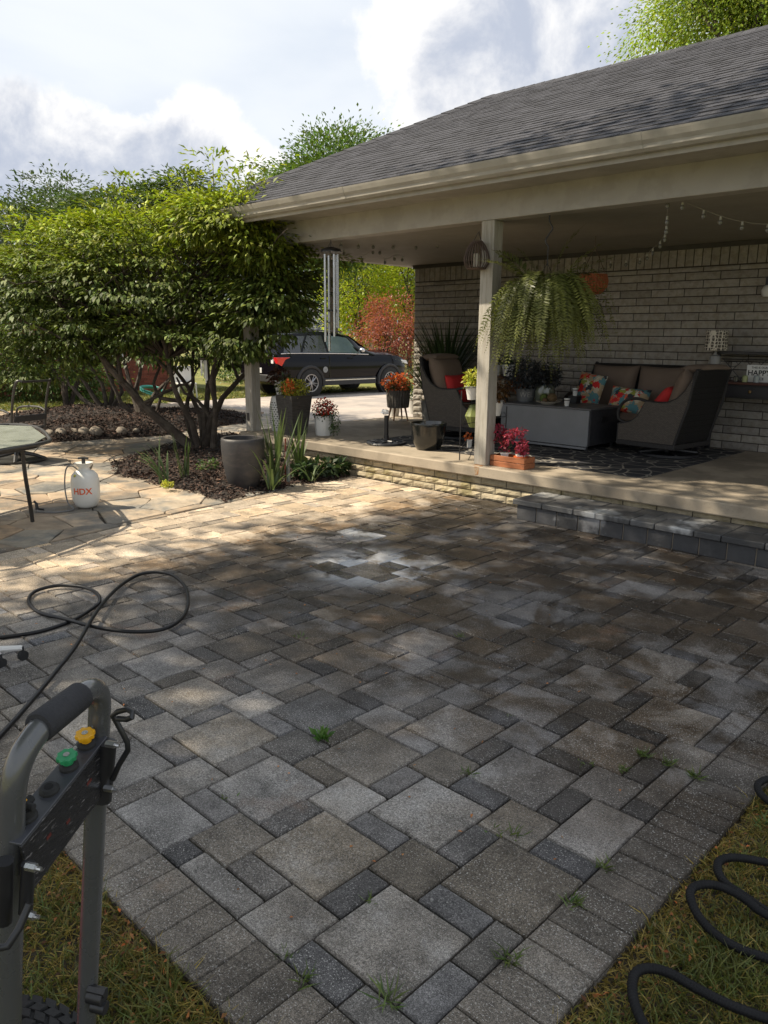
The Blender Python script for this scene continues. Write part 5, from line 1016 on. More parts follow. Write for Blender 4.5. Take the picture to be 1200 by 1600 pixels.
mb = MB(); mb.lathe([(.045, 0), (.06, .0), (.066, .03), (.06, .03)], (-4.17, 6.19, FZ+.085), 20); obj(mb, 'saucer_ring', mat('orange_plastic', (.6, .12, .02), .5), t)
# ---- hanging fern
fc = Y(853, 455, 6.17); t = thing('hanging_fern', 'big Boston fern hanging from the porch beam', 'hanging plant', tuple(fc)); fc = fc+np.array([0, 0, .02]); Q = []; T = []; g = np.random.default_rng(5)
for i in range(210):
    a = g.uniform(0, 2*math.pi); Lr = g.uniform(.5, .98); el_ = g.uniform(.15, 1.25); dr = g.uniform(4.2, 6.6); rad = g.uniform(.02, .12)
    if i < 9: el_, dr, Lr, a = [1.45, .80, 1.0, 1.15, 1.25, .9, .7, .55, .6][i], .45, [.66, .68, .5, .6, .45, .5, .6, .6, .62][i], [.76, .76, 3.9, .5, 3.6, 1.1, 4.2, .9, 3.9][i]
    p = fc+np.r_[rad*math.cos(a), rad*math.sin(a), g.uniform(-.05, .04)]; v = np.array([math.cos(a)*math.cos(el_), math.sin(a)*math.cos(el_), math.sin(el_)]); n_ = 34; tn = g.uniform(.5, 1.35); tw = g.normal(0, .35)
    for k in range(n_):
        s = k/n_; p = p+v*Lr/n_; v = v+np.array([math.cos(a)*.02, math.sin(a)*.02, -dr/n_*(1.3-s if i >= 9 else .3+s)]); v /= np.linalg.norm(v)
        hz = np.array([-math.sin(a+tw), math.cos(a+tw), 0.]); sd = hz-v*(hz@v); sd /= max(1e-6, np.linalg.norm(sd)); u_ = np.cross(sd, v)
        ll = (.062 if i >= 9 else .085)*math.sin(math.pi*min(1, s+.10))**.6+.008; w_ = .0135 if i >= 9 else .02
        for sg in (-1, 1):
            dd = sd*sg+v*.30+g.normal(0, .12, 3); dd /= np.linalg.norm(dd); Q.append([p-v*w_*.5, p+dd*ll*.5+v*w_*.3, p+dd*ll, p+dd*ll*.4-v*w_*.8]); tt = tn*g.uniform(.85, 1.15); T.append((tt*(1+.15*s), tt, tt*.8))
quadobj(np.array(Q), np.array(T), 'fronds', leafmat('fern_leaf', (.125, .15, .05), .3), t)
mb = MB(); mb.lathe([(0, -.16), (.09, -.15), (.125, 0), (.13, .01), (.11, 0), (0, -.03)], fc, 28); obj(mb, 'basket', m_dkw, t)
mb = MB(); hk = np.array([fc[0], fc[1], 2.6]); mb.tube(smooth([hk, hk+[.0, 0, -.05], hk+[.035, 0, -.11], hk+[0, 0, -.16], hk+[-.03, 0, -.21], hk+[.0, 0, -.26]]), .006, 6); mb.tube([hk+[0, 0, -.25], hk+[0, 0, -.42]], .004, 6)
for k in range(3): a = k*2.1; mb.tube([hk+[0, 0, -.40], (fc[0]+.125*math.cos(a), fc[1]+.125*math.sin(a), fc[2])], .0025, 5)
obj(mb, 'hook', m_black, t)
# ---- lantern, wind chimes, orange basket
lc = Y(745, 400, 5.98); t = thing('hanging_lantern', 'round brown wicker lantern hanging in front of the middle post', 'lantern', (lc[0], lc[1], 2.6)); mb = MB(); rad = [(.052, .12), (.075, .09), (.105, .03), (.118, -.03), (.112, -.07), (.08, -.115)]
for k in range(24):
    a = 2*math.pi*k/24; mb.tube([(lc[0]+r_*math.cos(a), lc[1]+r_*math.sin(a), lc[2]+z_) for r_, z_ in rad], .0052, 6)
wk = mat('brown_wicker', (.085, .055, .042), .7, var=.3, vs=20)
obj(mb, 'ribs', wk, t); mb = MB(); mb.lathe([(.05, .115), (.058, .12), (.05, .13)], lc, 24); obj(mb, 'rim', wk, t); mb = MB(); mb.lathe([(0, -.12), (.078, -.12), (.085, -.11), (.075, -.10), (0, -.10)], lc, 24); obj(mb, 'base', wk, t)
mb = MB(); mb.cyl(lc+[0, 0, -.1], lc+[0, 0, .02], .03, .03, 14); obj(mb, 'candle', mat('wax', (.5, .45, .35), .5), t); mb = MB(); mb.tube(smooth([lc+[.05, 0, .12], lc+[.02, 0, .19], lc+[-.01, .03, .215], lc+[-.05, 0, .12]]), .003, 6); obj(mb, 'wire', m_black, t)
cc_ = Y(517, 392, 6.12); t = thing('wind_chime', 'large silver wind chime hanging from the porch beam', 'wind chime', (cc_[0], cc_[1], 2.6)); m_al = mat('aluminium_tube', (.50, .50, .51), .3, metal=.9, var=.1, vs=5)
mb = MB(); mb.lathe([(0, .045), (.03, .042), (.105, .018), (.118, 0), (.118, -.012), (0, -.015)], cc_, 32); obj(mb, 'top_disc', m_black, t); mb = MB(); mb.tube([cc_+[0, 0, .04], (cc_[0], cc_[1], 2.6)], .004, 6)
for k in range(4): a = k*math.pi/2; mb.tube([cc_+[.05*math.cos(a), .05*math.sin(a), .03], (cc_[0], cc_[1], cc_[2]+.10)], .0015, 4)
obj(mb, 'cord', m_black, t)
for k, (px_, zb) in enumerate([(507, 548), (517, 534), (515, 512), (530, 526), (525, 513)]):
    a = [2.7, 4.6, 1.5, 6.0, .5][k]; x_, y_ = cc_[0]+.082*math.cos(a), cc_[1]+.082*math.sin(a); zb_ = Y(px_, zb, y_)[2]; mb = MB(); mb.cyl((x_, y_, zb_), (x_, y_, cc_[2]-.04), .0155, .0155, 14); mb.cyl((x_, y_, cc_[2]-.04), (x_, y_, cc_[2]-.01), .001, .001, 4); obj(mb, 'tube', m_al, t)
mb = MB(); z_ = Y(517, 485, 6.12)[2]; mb.lathe([(0, -.012), (.045, -.012), (.045, .01), (0, .01)], (cc_[0], cc_[1], z_), 20); mb.cyl((cc_[0], cc_[1], z_), (cc_[0], cc_[1], cc_[2]), .0012, .0012, 4); obj(mb, 'striker', m_black, t)
ob_ = Y(926, 444, 7.7); t = thing('hanging_basket', 'round orange rattan basket hanging near the brick wall behind the fern', 'basket', (ob_[0], ob_[1], 2.6)); m_or = mat('orange_rattan', (.30, .085, .03), .7, var=.3, vs=20, bump=.8, bs=90, mp=(1, 1, 3))
mb = MB(); mb.lathe([(0, -.11), (.09, -.10), (.15, -.03), (.158, .03), (.14, .10), (.13, .10), (.14, .03), (.08, -.08), (0, -.09)], ob_, 60, rib=30, ribd=.004); obj(mb, 'basket', m_or, t); mb = MB()
for s in (-1, 1): mb.tube([(ob_[0]+s*.14, ob_[1], ob_[2]+.1), (ob_[0], ob_[1], ob_[2]+.38)], .004, 5)
mb.tube([(ob_[0], ob_[1], ob_[2]+.38), (ob_[0], ob_[1], 2.6)], .003, 5); obj(mb, 'rope', wk, t)
# ---- string lights
def strand(label, pts, n, seed):
    P_ = smooth(pts, 10); t = thing('string_lights', label, 'string lights', tuple(P_[0]), 0, 'strings of small clear bulbs'); mb = MB(); mb.tube(P_, .0028, 5); obj(mb, 'wire', mat('clear_wire', (.30, .28, .25), .5), t); g = random.Random(seed)
    for k in range(n):
        q_ = P_[int((k+.5)/n*(len(P_)-1))]; b = MB(); b.cyl(q_, q_+Vector((0, 0, -.028)), .009, .011, 10); so_ = obj(b, 'socket', mat('pale_socket', (.42, .41, .38), .5), t); b = MB(); b.ball(q_+Vector((0, 0, -.047)), .018, 12, 8, (1, 1, 1.25)); obj(b, 'bulb', mat('bulb_glass', (.16, .155, .14), .08, spec=1), t, ang=80)
strand('strand of clear bulbs sagging from the beam toward the right edge', [Y(1057, 310, 6.25), Y(1100, 328, 6.5), Y(1145, 343, 6.7), Y(1200, 350, 6.9), Y(1280, 340, 7.1)], 6, 1)
strand('strand of clear bulbs running from the beam back to the brick wall', [Y(1044, 306, 6.25), Y(1042, 345, 6.5), Y(1038, 368, 7.0), Y(1020, 388, 7.8), Y(1000, 403, 8.6), Y(960, 408, 8.9), Y(900, 405, 8.95)], 11, 2)
strand('strand of clear bulbs along the ceiling at the left end of the porch', [Y(525, 377, 6.3), Y(560, 379, 6.6), Y(600, 380, 6.9), Y(650, 381, 7.2), Y(700, 376, 7.4)], 6, 3)
strand('tangled strand of clear bulbs by the left ceiling edge', [Y(535, 386, 6.8), Y(548, 402, 7.0), Y(570, 398, 7.2), Y(590, 385, 7.3), Y(600, 404, 7.4), Y(620, 398, 7.6), Y(632, 402, 7.8)], 8, 4)
# ---- console, lamp, sign
x0_ = Y(1095, 600, 8.75)[0]; x1_ = x0_+1.5; t = thing('console_table', 'black console table with red brown top, drawer and upper shelf at the right', 'console table', (x0_+.7, 8.8, FZ)); m_bk = mat('black_wood', (.02, .018, .02), .45, var=.2, vs=8); m_rb = mat('red_brown_wood', (.085, .03, .02), .5, var=.25, vs=6, mp=(1, 6, 6))
mb = MB(); mb.box(x0_, x1_, 8.62, 9.03, 1.085, 1.11); obj(mb, 'top', m_rb, t, bevel=.004); mb = MB(); mb.box(x0_+.03, x1_-.03, 8.65, 9.0, .94, 1.083); ap = obj(mb, 'apron', m_bk, t, bevel=.004)
for a_, b_ in ((x0_+.05, 8.67), (x0_+.05, 8.98), (x1_-.05, 8.67), (x1_-.05, 8.98)): mb = MB(); mb.box(a_-.025, a_+.025, b_-.02, b_+.02, FZ, .938); obj(mb, 'leg', m_bk, t, bevel=.003)
mb = MB(); mb.box(x0_+.32, x0_+.95, 8.635, 8.649, .96, 1.065); dw = obj(mb, 'drawer', m_bk, t, bevel=.003); kx = Y(1172, 607, 8.62)[0]; mb = MB(); mb.ball((kx, 8.618, 1.015), .018, 12, 8); obj(mb, 'knob', mat('brass_knob', (.25, .16, .07), .4, metal=.6), dw)
mb = MB(); sx0 = Y(1118, 553, 8.9)[0]; mb.box(sx0, x1_, 8.82, 9.03, 1.395, 1.425); obj(mb, 'upper_shelf', m_bk, t, bevel=.003)
mb = MB(); yb = 8.985
for z in (1.34, 1.375): mb.tube([(sx0+.02, yb, z), (x1_, yb, z)], .005, 6)
for k in range(6):
    a_ = sx0+.06+k*.24; mb.tube([(a_, yb, 1.11), (a_+.22, yb, 1.34)], .004, 5); mb.tube([(a_+.22, yb, 1.11), (a_, yb, 1.34)], .004, 5)
    mb.tube([(a_+.11+.05*math.cos(q*.5), yb-.005, 1.29+.03*math.sin(q*.5)) for q in range(12)], .003, 5)
mb.box(sx0, sx0+.025, 8.97, 9.0, 1.111, 1.394); obj(mb, 'scroll_back', m_bk, t)
lx = Y(1117, 560, 8.78)[0]; t = thing('table_lamp', 'table lamp with patterned drum shade and grey base', 'lamp', (lx, 8.78, 1.111)); mb = MB(); mb.lathe([(0, 0), (.055, 0), (.062, .02), (.062, .24), (.055, .265), (.02, .275), (.012, .32), (0, .32)], (lx, 8.78, 1.111), 28); obj(mb, 'base', mat('grey_ceramic', (.24, .235, .225), .4), t)
shd = bpy.data.materials.new('patterned_shade'); shd.use_nodes = True; nt = shd.node_tree; p = nt.nodes['Principled BSDF']; tcn = N('ShaderNodeTexCoord'); vo = N('ShaderNodeTexVoronoi', feature='DISTANCE_TO_EDGE', inp={'Scale': 30., 'Randomness': .25}); LK(tcn.outputs['Object'], vo.inputs[0]); LK(MIXC(SST(vo.outputs[0], .07, .11), (.62, .57, .48), (.10, .085, .07)), p.inputs['Base Color']); p.inputs['Roughness'].default_value = .9
mb = MB(); mb.lathe([(.118, .325), (.112, .535), (.108, .535), (.114, .325)], (lx, 8.78, 1.111), 32); obj(mb, 'shade', shd, t)
mb = MB(); mb.tube(smooth([(lx-.06, 8.80, 1.16), (lx-.10, 8.82, 1.22), (lx-.11, 8.85, 1.15), (lx-.11, 8.9, 1.112)]), .004, 6); obj(mb, 'cord', m_black, t)
s0, s1 = Y(1166, 590, 8.78)[0], Y(1200, 590, 8.78)[0]+.04; t = thing('happy_sign', 'small white block sign with black lettering on the console', 'sign', ((s0+s1)/2, 8.78, 1.111)); mb = MB(); mb.box(s0, s1, 8.77, 8.80, 1.111, 1.29); obj(mb, 'board', m_white, t, bevel=.003)
ink = mat('black_ink', (.015, .015, .015), .7); sm_ = (s0+s1)/2; flat = lambda x_, z_: (lambda u, v: (x_+u, 8.7685, z_+v))
text('THIS IS OUR', .030, flat(sm_, 1.262), 'lettering', ink, t); text('HAPPY', .078, flat(sm_, 1.205), 'lettering', ink, t); text('PLACE', .036, flat(sm_, 1.145), 'lettering', ink, t)
for k, (px_, r_, h_, cl_, lb) in enumerate([(1164, .028, .07, (.30, .33, .16), 'small jar at the left of the sign'), (1182, .03, .075, (.30, .33, .34), 'glass jar in front of the sign'), (1150, .026, .06, (.05, .05, .05), 'small dark pot left of the jars')]):
    x_ = Y(px_, 592, 8.70)[0]; mb = MB(); mb.lathe([(0, 0), (r_, 0), (r_*1.02, h_*.8), (r_*.8, h_*.9), (r_*.85, h_), (0, h_)], (x_, 8.70, 1.111), 20); tag(obj(mb, 'jar', mat('jar%d' % k, cl_, .2, spec=.7), origin=(x_, 8.70, 1.111)), lb, 'jar', 'little jars on the console')
wx = Y(1203, 450, 9.0)[0]; t = thing('wall_lamp', 'white globe wall lamp on the brick wall at the right edge', 'lamp', (wx, 9.05, 2.0)); mb = MB(); mb.lathe([(.05, 0), (.065, .02), (.07, .07), (.05, .11), (.03, .12)], (wx, 8.97, 2.0), 24); obj(mb, 'shade', m_white, t); mb = MB(); mb.box(wx-.05, wx+.05, 9.0, 9.068, 2.05, 2.2); mb.cyl((wx, 8.97, 2.12), (wx, 9.01, 2.15), .02, .02, 10); obj(mb, 'bracket', m_black, t)
sx_ = Y(737, 530, 9.02)[0]; mb = MB(); mb.box(sx_-.035, sx_+.035, 9.045, 9.065, 1.42, 1.56); tag(obj(mb, 'wall_switch', mat('beige_plate', (.36, .33, .26), .5), origin=(sx_, 9.06, 1.49), bevel=.004), 'beige cover plate on the brick wall left of the post', 'switch plate')
bkx = Y(1070, 610, 8.75); mb = MB(); mb.box(bkx[0]-.06, bkx[0]+.06, 8.72, 8.78, bkx[2]-.13, bkx[2]+.12); bo = tag(obj(mb, 'book', m_white, origin=(bkx[0], 8.75, bkx[2]-.13), bevel=.01), 'white upright book between loveseat and right armchair', 'book')
mb = MB(); mb.box(bkx[0]-.16, bkx[0]+.2, 8.6, 8.95, bkx[2]-.17, bkx[2]-.135); stt = thing('side_table', 'small dark side table between loveseat and right armchair', 'side table', (bkx[0], 8.75, FZ)); obj(mb, 'top', m_bk, stt, bevel=.004)
for a_ in (-.14, .18):
    for b_ in (8.63, 8.92): mb = MB(); mb.box(bkx[0]+a_-.015, bkx[0]+a_+.015, b_-.015, b_+.015, FZ, bkx[2]-.172); obj(mb, 'leg', m_bk, stt)

# ================================================================== PARKED CAR
m_paint = mat('black_car_paint', (.004, .004, .006), .08, var=.05, spec=.22); m_clad = mat('dark_cladding', (.022, .022, .024), .6, var=.1); m_glass = mat('car_glass', (.012, .014, .016), .04, spec=1.); m_gl2 = mat('light_car_glass', (.10, .14, .14), .05, spec=1.); m_chr = mat('chrome_trim', (.6, .6, .6), .2, metal=1.); m_rub = mat('tyre_rubber', (.02, .02, .02), .85, bump=.3); m_tail = mat('tail_lamp', (.60, .015, .02), .15, coat=1.); m_alloy = mat('alloy', (.36, .36, .37), .35, metal=.8)
ch = R(3); car = thing('parked_car', 'black sport utility vehicle parked on the driveway, seen from its rear right side', 'car', (0, 0, -.10), R(87))
fwd = np.array([math.sin(ch), math.cos(ch), 0]); lft = np.array([-fwd[1], fwd[0], 0]); rearw = np.array([-16.7, 14.3, -.1]); cpos = rearw+lft*.98; car.location = tuple(cpos)   # origin: on the axle line, under the middle of the rear axle
# stations along the car: x, half width, sill z, belt z, greenhouse half width at roof, roof z (None = no greenhouse)
def sect(x, w, z0, zb, wr, zr):
    p = [(w*.86, z0), (w*.965, z0+.10), (w*.995, z0+.35), (w, (z0+zb)/2+.08), (w*.985, zb-.10), (w*.955, zb)]
    p += [(wr+(w*.93-wr)*.5, zb+(zr-zb)*.5), (wr, zr-.05), (wr*.82, zr-.008), (0, zr)]
    return [(x, y, z) for y, z in p]
ST = [sect(-1.1, 0.86, 0.52, 1.075, 0.8, 1.16), sect(-1.06, 0.93, 0.42, 1.135, 0.84, 1.2), sect(-1, 0.955, 0.36, 1.175, 0.83, 1.29), sect(-0.88, 0.97, 0.33, 1.185, 0.7, 1.58), sect(-0.72, 0.98, 0.31, 1.185, 0.66, 1.74), sect(-0.3, 0.99, 0.3, 1.185, 0.665, 1.785), sect(0.5, 1, 0.29, 1.175, 0.67, 1.8), sect(1.2, 1, 0.29, 1.165, 0.665, 1.785), sect(1.62, 0.995, 0.29, 1.155, 0.65, 1.72), sect(2, 0.985, 0.29, 1.145, 0.66, 1.49), sect(2.38, 0.97, 0.3, 1.135, 0.72, 1.29), sect(2.55, 0.965, 0.3, 1.145, 0.7, 1.28), sect(3.1, 0.955, 0.31, 1.125, 0.68, 1.25), sect(3.5, 0.94, 0.33, 1.075, 0.62, 1.21), sect(3.76, 0.88, 0.36, 0.975, 0.56, 1.12), sect(3.88, 0.78, 0.42, 0.835, 0.45, 0.94), sect(3.95, 0.62, 0.48, 0.655, 0.4, 0.76)]
mb = MB(); n = 10; vs = []; 
for s in ST: vs += s+[(x, -y, z) for x, y, z in s[:-1][::-1]]
K = 2*n-1; k_ = len(ST); fs = [(i*K+j, i*K+j+1, (i+1)*K+j+1, (i+1)*K+j) for i in range(k_-1) for j in range(K-1)]+[(i*K+K-1, i*K, (i+1)*K, (i+1)*K+K-1) for i in range(k_-1)]+[tuple(range(K)), tuple((k_-1)*K+j for j in range(K-1, -1, -1))]
mb.add(vs, fs); body = obj(mb, 'body', m_paint, car, local=True, ang=32)
def gh(x):   # greenhouse side point helper: returns belt (y,z) and roof rail (y,z) at x
    for a, b in zip(ST[:-1], ST[1:]):
        if a[0][0] <= x <= b[0][0]:
            t = (x-a[0][0])/(b[0][0]-a[0][0]); f = lambda i: np.array(a[i])*(1-t)+np.array(b[i])*t; return f(5), f(6), f(7)
def gpt(x, v, s, off=.007):
    p0, p1, p2 = gh(x); q_ = p0+(p1-p0)*(v*2) if v < .5 else p1+(p2-p1)*((v-.5)*2); return (q_[0], s*(q_[1]+off), q_[2]+off*.3)
for s in (-1, 1):
    for nm, poly, m_ in (('quarter_window', [(-.86, .06), (-.30, .06), (.02, .84), (-.62, .84)], m_glass), ('rear_door_window', [(-.22, .06), (.62, .06), (.60, .86), (.10, .86)], m_glass), ('front_door_window', [(.70, .06), (1.92, .07), (1.55, .86), (.70, .86)], m_gl2 if s < 0 else m_glass)):
        mb = MB(); nx = 8; vs = []; (a0, v0), (a1, _), (a2, v1), (a3, _) = poly
        for j in range(5):
            t_ = j/4; xl, xr = a0+(a3-a0)*t_, a1+(a2-a1)*t_
            for i in range(nx+1): vs.append(gpt(xl+(xr-xl)*i/nx, v0+(v1-v0)*t_, s))
        mb.add(vs, [(j*(nx+1)+i, j*(nx+1)+i+1, (j+1)*(nx+1)+i+1, (j+1)*(nx+1)+i) if s < 0 else (j*(nx+1)+i, (j+1)*(nx+1)+i, (j+1)*(nx+1)+i+1, j*(nx+1)+i+1) for j in range(4) for i in range(nx)]); obj(mb, nm, m_, car, local=True)
    mb = MB(); mb.tube([gpt(x_, .015, s, .012) for x_ in np.linspace(-.95, 2.2, 14)], .011, 6); obj(mb, 'belt_trim', m_chr, car, local=True)
    mb = MB(); mb.tube([(x_, s*.62, z_) for x_, z_ in ((-.62, 1.755), (-.5, 1.80), (.5, 1.825), (1.3, 1.80), (1.42, 1.755))], .016, 6); obj(mb, 'roof_rail', m_clad, car, local=True)
    mb = MB(); mb.box(.42, 2.45, s*1.0-.02, s*1.0+.02, .30, .50); obj(mb, 'sill_cladding', m_clad, car, local=True, bevel=.01); mb = MB(); mb.box(.50, 2.4, s*1.024-.004, s*1.024+.004, .43, .455); obj(mb, 'sill_trim', m_chr, car, local=True)
    for x_ in (.68,): mb = MB(); mb.box(x_-.004, x_+.004, s*.997-.006, s*.997+.006, .5, 1.12); obj(mb, 'door_gap', m_glass, car, local=True)
    for x_ in (.45, 1.45): mb = MB(); mb.box(x_-.10, x_+.10, s*1.0-.01, s*1.0+.022, 1.04, 1.065); obj(mb, 'door_handle', m_paint, car, local=True, bevel=.006)
    mb = MB(); mb.ball((1.80, s*1.10, 1.27), .1, 14, 10, (.8, 1.1, .75)); mb.tube([(1.80, s*.94, 1.21), (1.80, s*1.06, 1.24)], .025, 6); obj(mb, 'side_mirror', m_chr if s < 0 else m_paint, car, local=True)
    mb = MB(); mb.prism([(-1.09, .93), (-1.115, 1.09), (-.66, 1.095), (-.84, 1.03), (-.96, .86)], 'y', s*.80, s*.985); obj(mb, 'tail_lamp', m_tail, car, local=True, bevel=.008)
    mb = MB(); mb.box(-1.125, -1.10, s*.76-.05, s*.76+.05, .93, 1.05); obj(mb, 'reverse_lamp', mat('clear_lamp', (.7, .7, .7), .2), car, local=True)
    mb = MB(); mb.prism([(3.5, .90), (3.90, .84), (3.82, .95), (3.45, 1.0)], 'y', s*.66, s*.90); obj(mb, 'headlight', mat('clear_lamp', (.7, .7, .7), .2), car, local=True, bevel=.01)
    for wx_ in (0, 3.02):
        mb = MB(); mb.tube([(wx_+.46*math.cos(a), s*.985, .37+.46*math.sin(a)) for a in np.linspace(R(-12), R(192), 22)], .045, 6); obj(mb, 'arch_cladding', m_clad, car, local=True)
        mb = MB(); mb.tube([(wx_, s*.80, .37), (wx_, s*.994, .37)], .43, 28); obj(mb, 'wheel_well', m_rub, car, local=True)
        w_ = MB(); A_ = [(.25, -.12), (.34, -.12), (.375, -.10), (.385, 0), (.375, .10), (.34, .12), (.25, .12)]; vs = []; nn_ = 36
        for r_, yy_ in A_:
            for j in range(nn_): a = 2*math.pi*j/nn_; vs.append((wx_+r_*math.cos(a), s*.915+yy_, .385+r_*math.sin(a)))
        w_.add(vs, [(i*nn_+j, i*nn_+(j+1) % nn_, (i+1)*nn_+(j+1) % nn_, (i+1)*nn_+j) for i in range(6) for j in range(nn_)]); wh = obj(w_, 'wheel', m_rub, car, local=True)
        rm = MB(); rm.tube([(wx_+.235*math.cos(a), s*1.02, .385+.235*math.sin(a)) for a in np.linspace(0, 2*math.pi, 33)[:-1]], .018, 6, closed=True); rm.tube([(wx_, s*.99, .385), (wx_, s*1.03, .385)], .05, 14)
        for k in range(10): a = 2*math.pi*k/10+(.12 if k % 2 else -.12); rm.tube([(wx_+.04*math.cos(a), s*1.025, .385+.04*math.sin(a)), (wx_+.225*math.cos(a), s*1.015, .385+.225*math.sin(a))], [.022, .014], 6)
        rm_ = obj(rm, 'rim', m_alloy, wh, local=True)
mb = MB(); mb.box(-1.12, -1.06, -.80, .80, 1.08, 1.135); obj(mb, 'tailgate_trim', m_chr, car, local=True, bevel=.006)
mb = MB(); mb.add([(-1.0, -.68, 1.28), (-1.0, .68, 1.28), (-.885, .58, 1.60), (-.885, -.58, 1.60)], [(0, 3, 2, 1)]); obj(mb, 'rear_window', m_glass, car, local=True)
mb = MB(); mb.add([(1.70, -.60, 1.69), (1.70, .60, 1.69), (2.34, .68, 1.31), (2.34, -.68, 1.31)], [(0, 3, 2, 1)]); obj(mb, 'windshield', m_glass, car, local=True)
mb = MB(); mb.box(-1.125, -1.07, -.80, .80, .42, .62); obj(mb, 'rear_bumper', m_clad, car, local=True, bevel=.02); mb = MB(); mb.box(-1.13, -1.118, -.26, .26, .66, .80); obj(mb, 'licence_plate', mat('pale_plate', (.62, .62, .62), .5), car, local=True, bevel=.004)
mb = MB(); mb.tube([(.52, -1.002, .74), (.52, -1.008, .74)], .085, 24); dc = obj(mb, 'door_decal', mat('grey_decal', (.22, .23, .23), .6), car, local=True); mb = MB()
for r_ in (.065, .038): mb.tube([(.52+r_*math.cos(a), -1.009, .74+r_*math.sin(a)) for a in np.linspace(0, 2*math.pi, 25)[:-1]], .004, 5, closed=True)
obj(mb, 'decal_ring', mat('pale_ring', (.5, .5, .5), .6), dc, local=True)

# ---- things across the lawn
p = gz(287, 20.5); t = thing('white_chair', 'white plastic chair standing in front of the red brick wall', 'chair', (p[0], p[1], -.1), R(70)); mb = MB(); mb.box(-.25, .25, -.25, .25, .38, .42); obj(mb, 'seat', m_white, t, local=True, bevel=.01); mb = MB(); mb.box(-.25, .25, .22, .26, .42, .85); obj(mb, 'backrest', m_white, t, local=True, bevel=.02)
for a in (-.22, .22):
    for b in (-.22, .22): mb = MB(); mb.cyl((a, b, .39), (a*1.1, b*1.1, 0), .022, .018, 8); obj(mb, 'leg', m_white, t, local=True)
p = gz(233, 20.2); t = thing('hose_reel', 'teal green garden hose coil on the lawn beside the white chair', 'hose', (p[0], p[1], -.1)); mb = MB(); mb.tube([(p[0]+.28*math.cos(a)*(1+.1*math.sin(a*.37)), p[1]+.28*math.sin(a), -.05+.02*a/6.28+abs(math.sin(a*.5))*.22) for a in np.linspace(0, 25, 120)], .016, 6); obj(mb, 'coil', mat('teal_plastic', (.03, .22, .19), .5), t)
cp = D(318, 560, 9.6); t = thing('small_wind_chime', 'little white tube wind chime hanging inside the large shrub', 'wind chime', tuple(cp)); mb = MB(); mb.lathe([(0, 0), (.05, 0), (.05, -.012), (0, -.012)], cp, 16); mb.cyl(cp, cp+[0, 0, .25], .002, .002, 4); obj(mb, 'top_disc', m_bark, t)
for k in range(5): a = k*1.257; x_, y_ = cp[0]+.035*math.cos(a), cp[1]+.035*math.sin(a); mb = MB(); mb.cyl((x_, y_, cp[2]-.02), (x_, y_, cp[2]-.30+.03*k), .008, .008, 8); obj(mb, 'tube', m_white, t)

# ================================================================== PRESSURE WASHER CART (foreground left)
g_rt, g_lt = np.array([-1.145, .525, 1.0]), np.array([-1.025, .344, 1.0])
wdir = (g_lt-g_rt)/np.linalg.norm(g_lt-g_rt)
A = D(158, 1062, 1.157); B = Z(20, 1168, A[2]); Bd = (B-CAM)@fw
rb_ = D(133, 1640, Bd*0+1.37); lb_ = D(14, 1640, Bd+.17)
t = thing('pressure_washer_cart', 'grey tubular handle cart of a pressure washer with coloured nozzles, cropped at the left', 'pressure washer', ((rb_[0]+lb_[0])/2, (rb_[1]+lb_[1])/2, -.02))
m_tube = mat('grey_tube_paint', (.075, .077, .078), .28, var=.06, vs=6, coat=.6, spec=.6); m_foam = mat('black_foam', (.028, .028, .032), .85, bump=.4, bs=200)
Av, Bv, rbv, lbv = map(Vector, (A, B, rb_, lb_)); wd = (Bv-Av).normalized(); dR = (rbv-Av).normalized(); dL = (lbv-Bv).normalized()
def arcpts(P, d1, d2, r, n=10):   # rounded corner at P between incoming -d1 and outgoing d2
    a = P+d1*r; b = P+d2*r; return [(a*(1-s)**2+P*2*s*(1-s)+b*s*s) for s in [i/n for i in range(n+1)]]
path = [rbv]+[rbv.lerp(Av, s) for s in (.3, .6)]+arcpts(Av, dR, wd, .05)+arcpts(Bv, -wd, dL, .085)+[Bv.lerp(lbv, s) for s in (.5, .8)]+[lbv]
mb = MB(); mb.tube(path, .0165, 20); obj(mb, 'handle', m_tube, t, ang=80)
ga, gb_ = Av+wd*.052, Av+wd*.150
mb = MB(); mb.tube([ga, ga+wd*.003, gb_-wd*.003, gb_], [.018, .0205, .0215, .0195], 24); obj(mb, 'foam_grip', m_foam, t)
nrm = wd.cross(dR).normalized()                     # out of the handle plane
if nrm.dot(Vector(CAM)-Av) < 0: nrm = -nrm
dn_ = (dR-wd*dR.dot(wd)).normalized()
# nozzle panel: box between the tubes
pR = Vector(D(160, 1152, 1.17)); pL = Vector(D(26, 1318, .99)); wv_ = (pL-pR).normalized(); Lp = (pL-pR).length
sdv = Vector((rt[0], rt[1], 0)).normalized(); sdv = (sdv-wv_*sdv.dot(wv_)).normalized(); upv = sdv.cross(wv_); upv = upv if upv.z > 0 else -upv
def pp(a, b, c): return pR+wv_*a+sdv*b+upv*c
def slab8(mb, a0, a1, b0, b1, c0_, c1_): vs = [pp(a, b, c) for c in (c0_, c1_) for a, b in ((a0, b0), (a1, b0), (a1, b1), (a0, b1))]; mb.add(vs, [(0, 3, 2, 1), (4, 5, 6, 7), (0, 1, 5, 4), (1, 2, 6, 5), (2, 3, 7, 6), (3, 0, 4, 7)])
mb = MB(); slab8(mb, -.005, Lp, -.032, .006, -.004, 0); pnl = obj(mb, 'nozzle_tray', mat('dark_grey_tray', (.05, .052, .06), .35, spec=.6), t, bevel=.001)
mb = MB(); slab8(mb, -.004, Lp+.0, .002, .006, -.085, -.0045); lp = obj(mb, 'label_panel', mat('label_black', (.018, .018, .02), .3, var=.5, vs=60, mp=(1, 1, 6), col2=(.16, .15, .15), c2s=55, c2r=(.60, .66), spec=.6), t, bevel=.001)
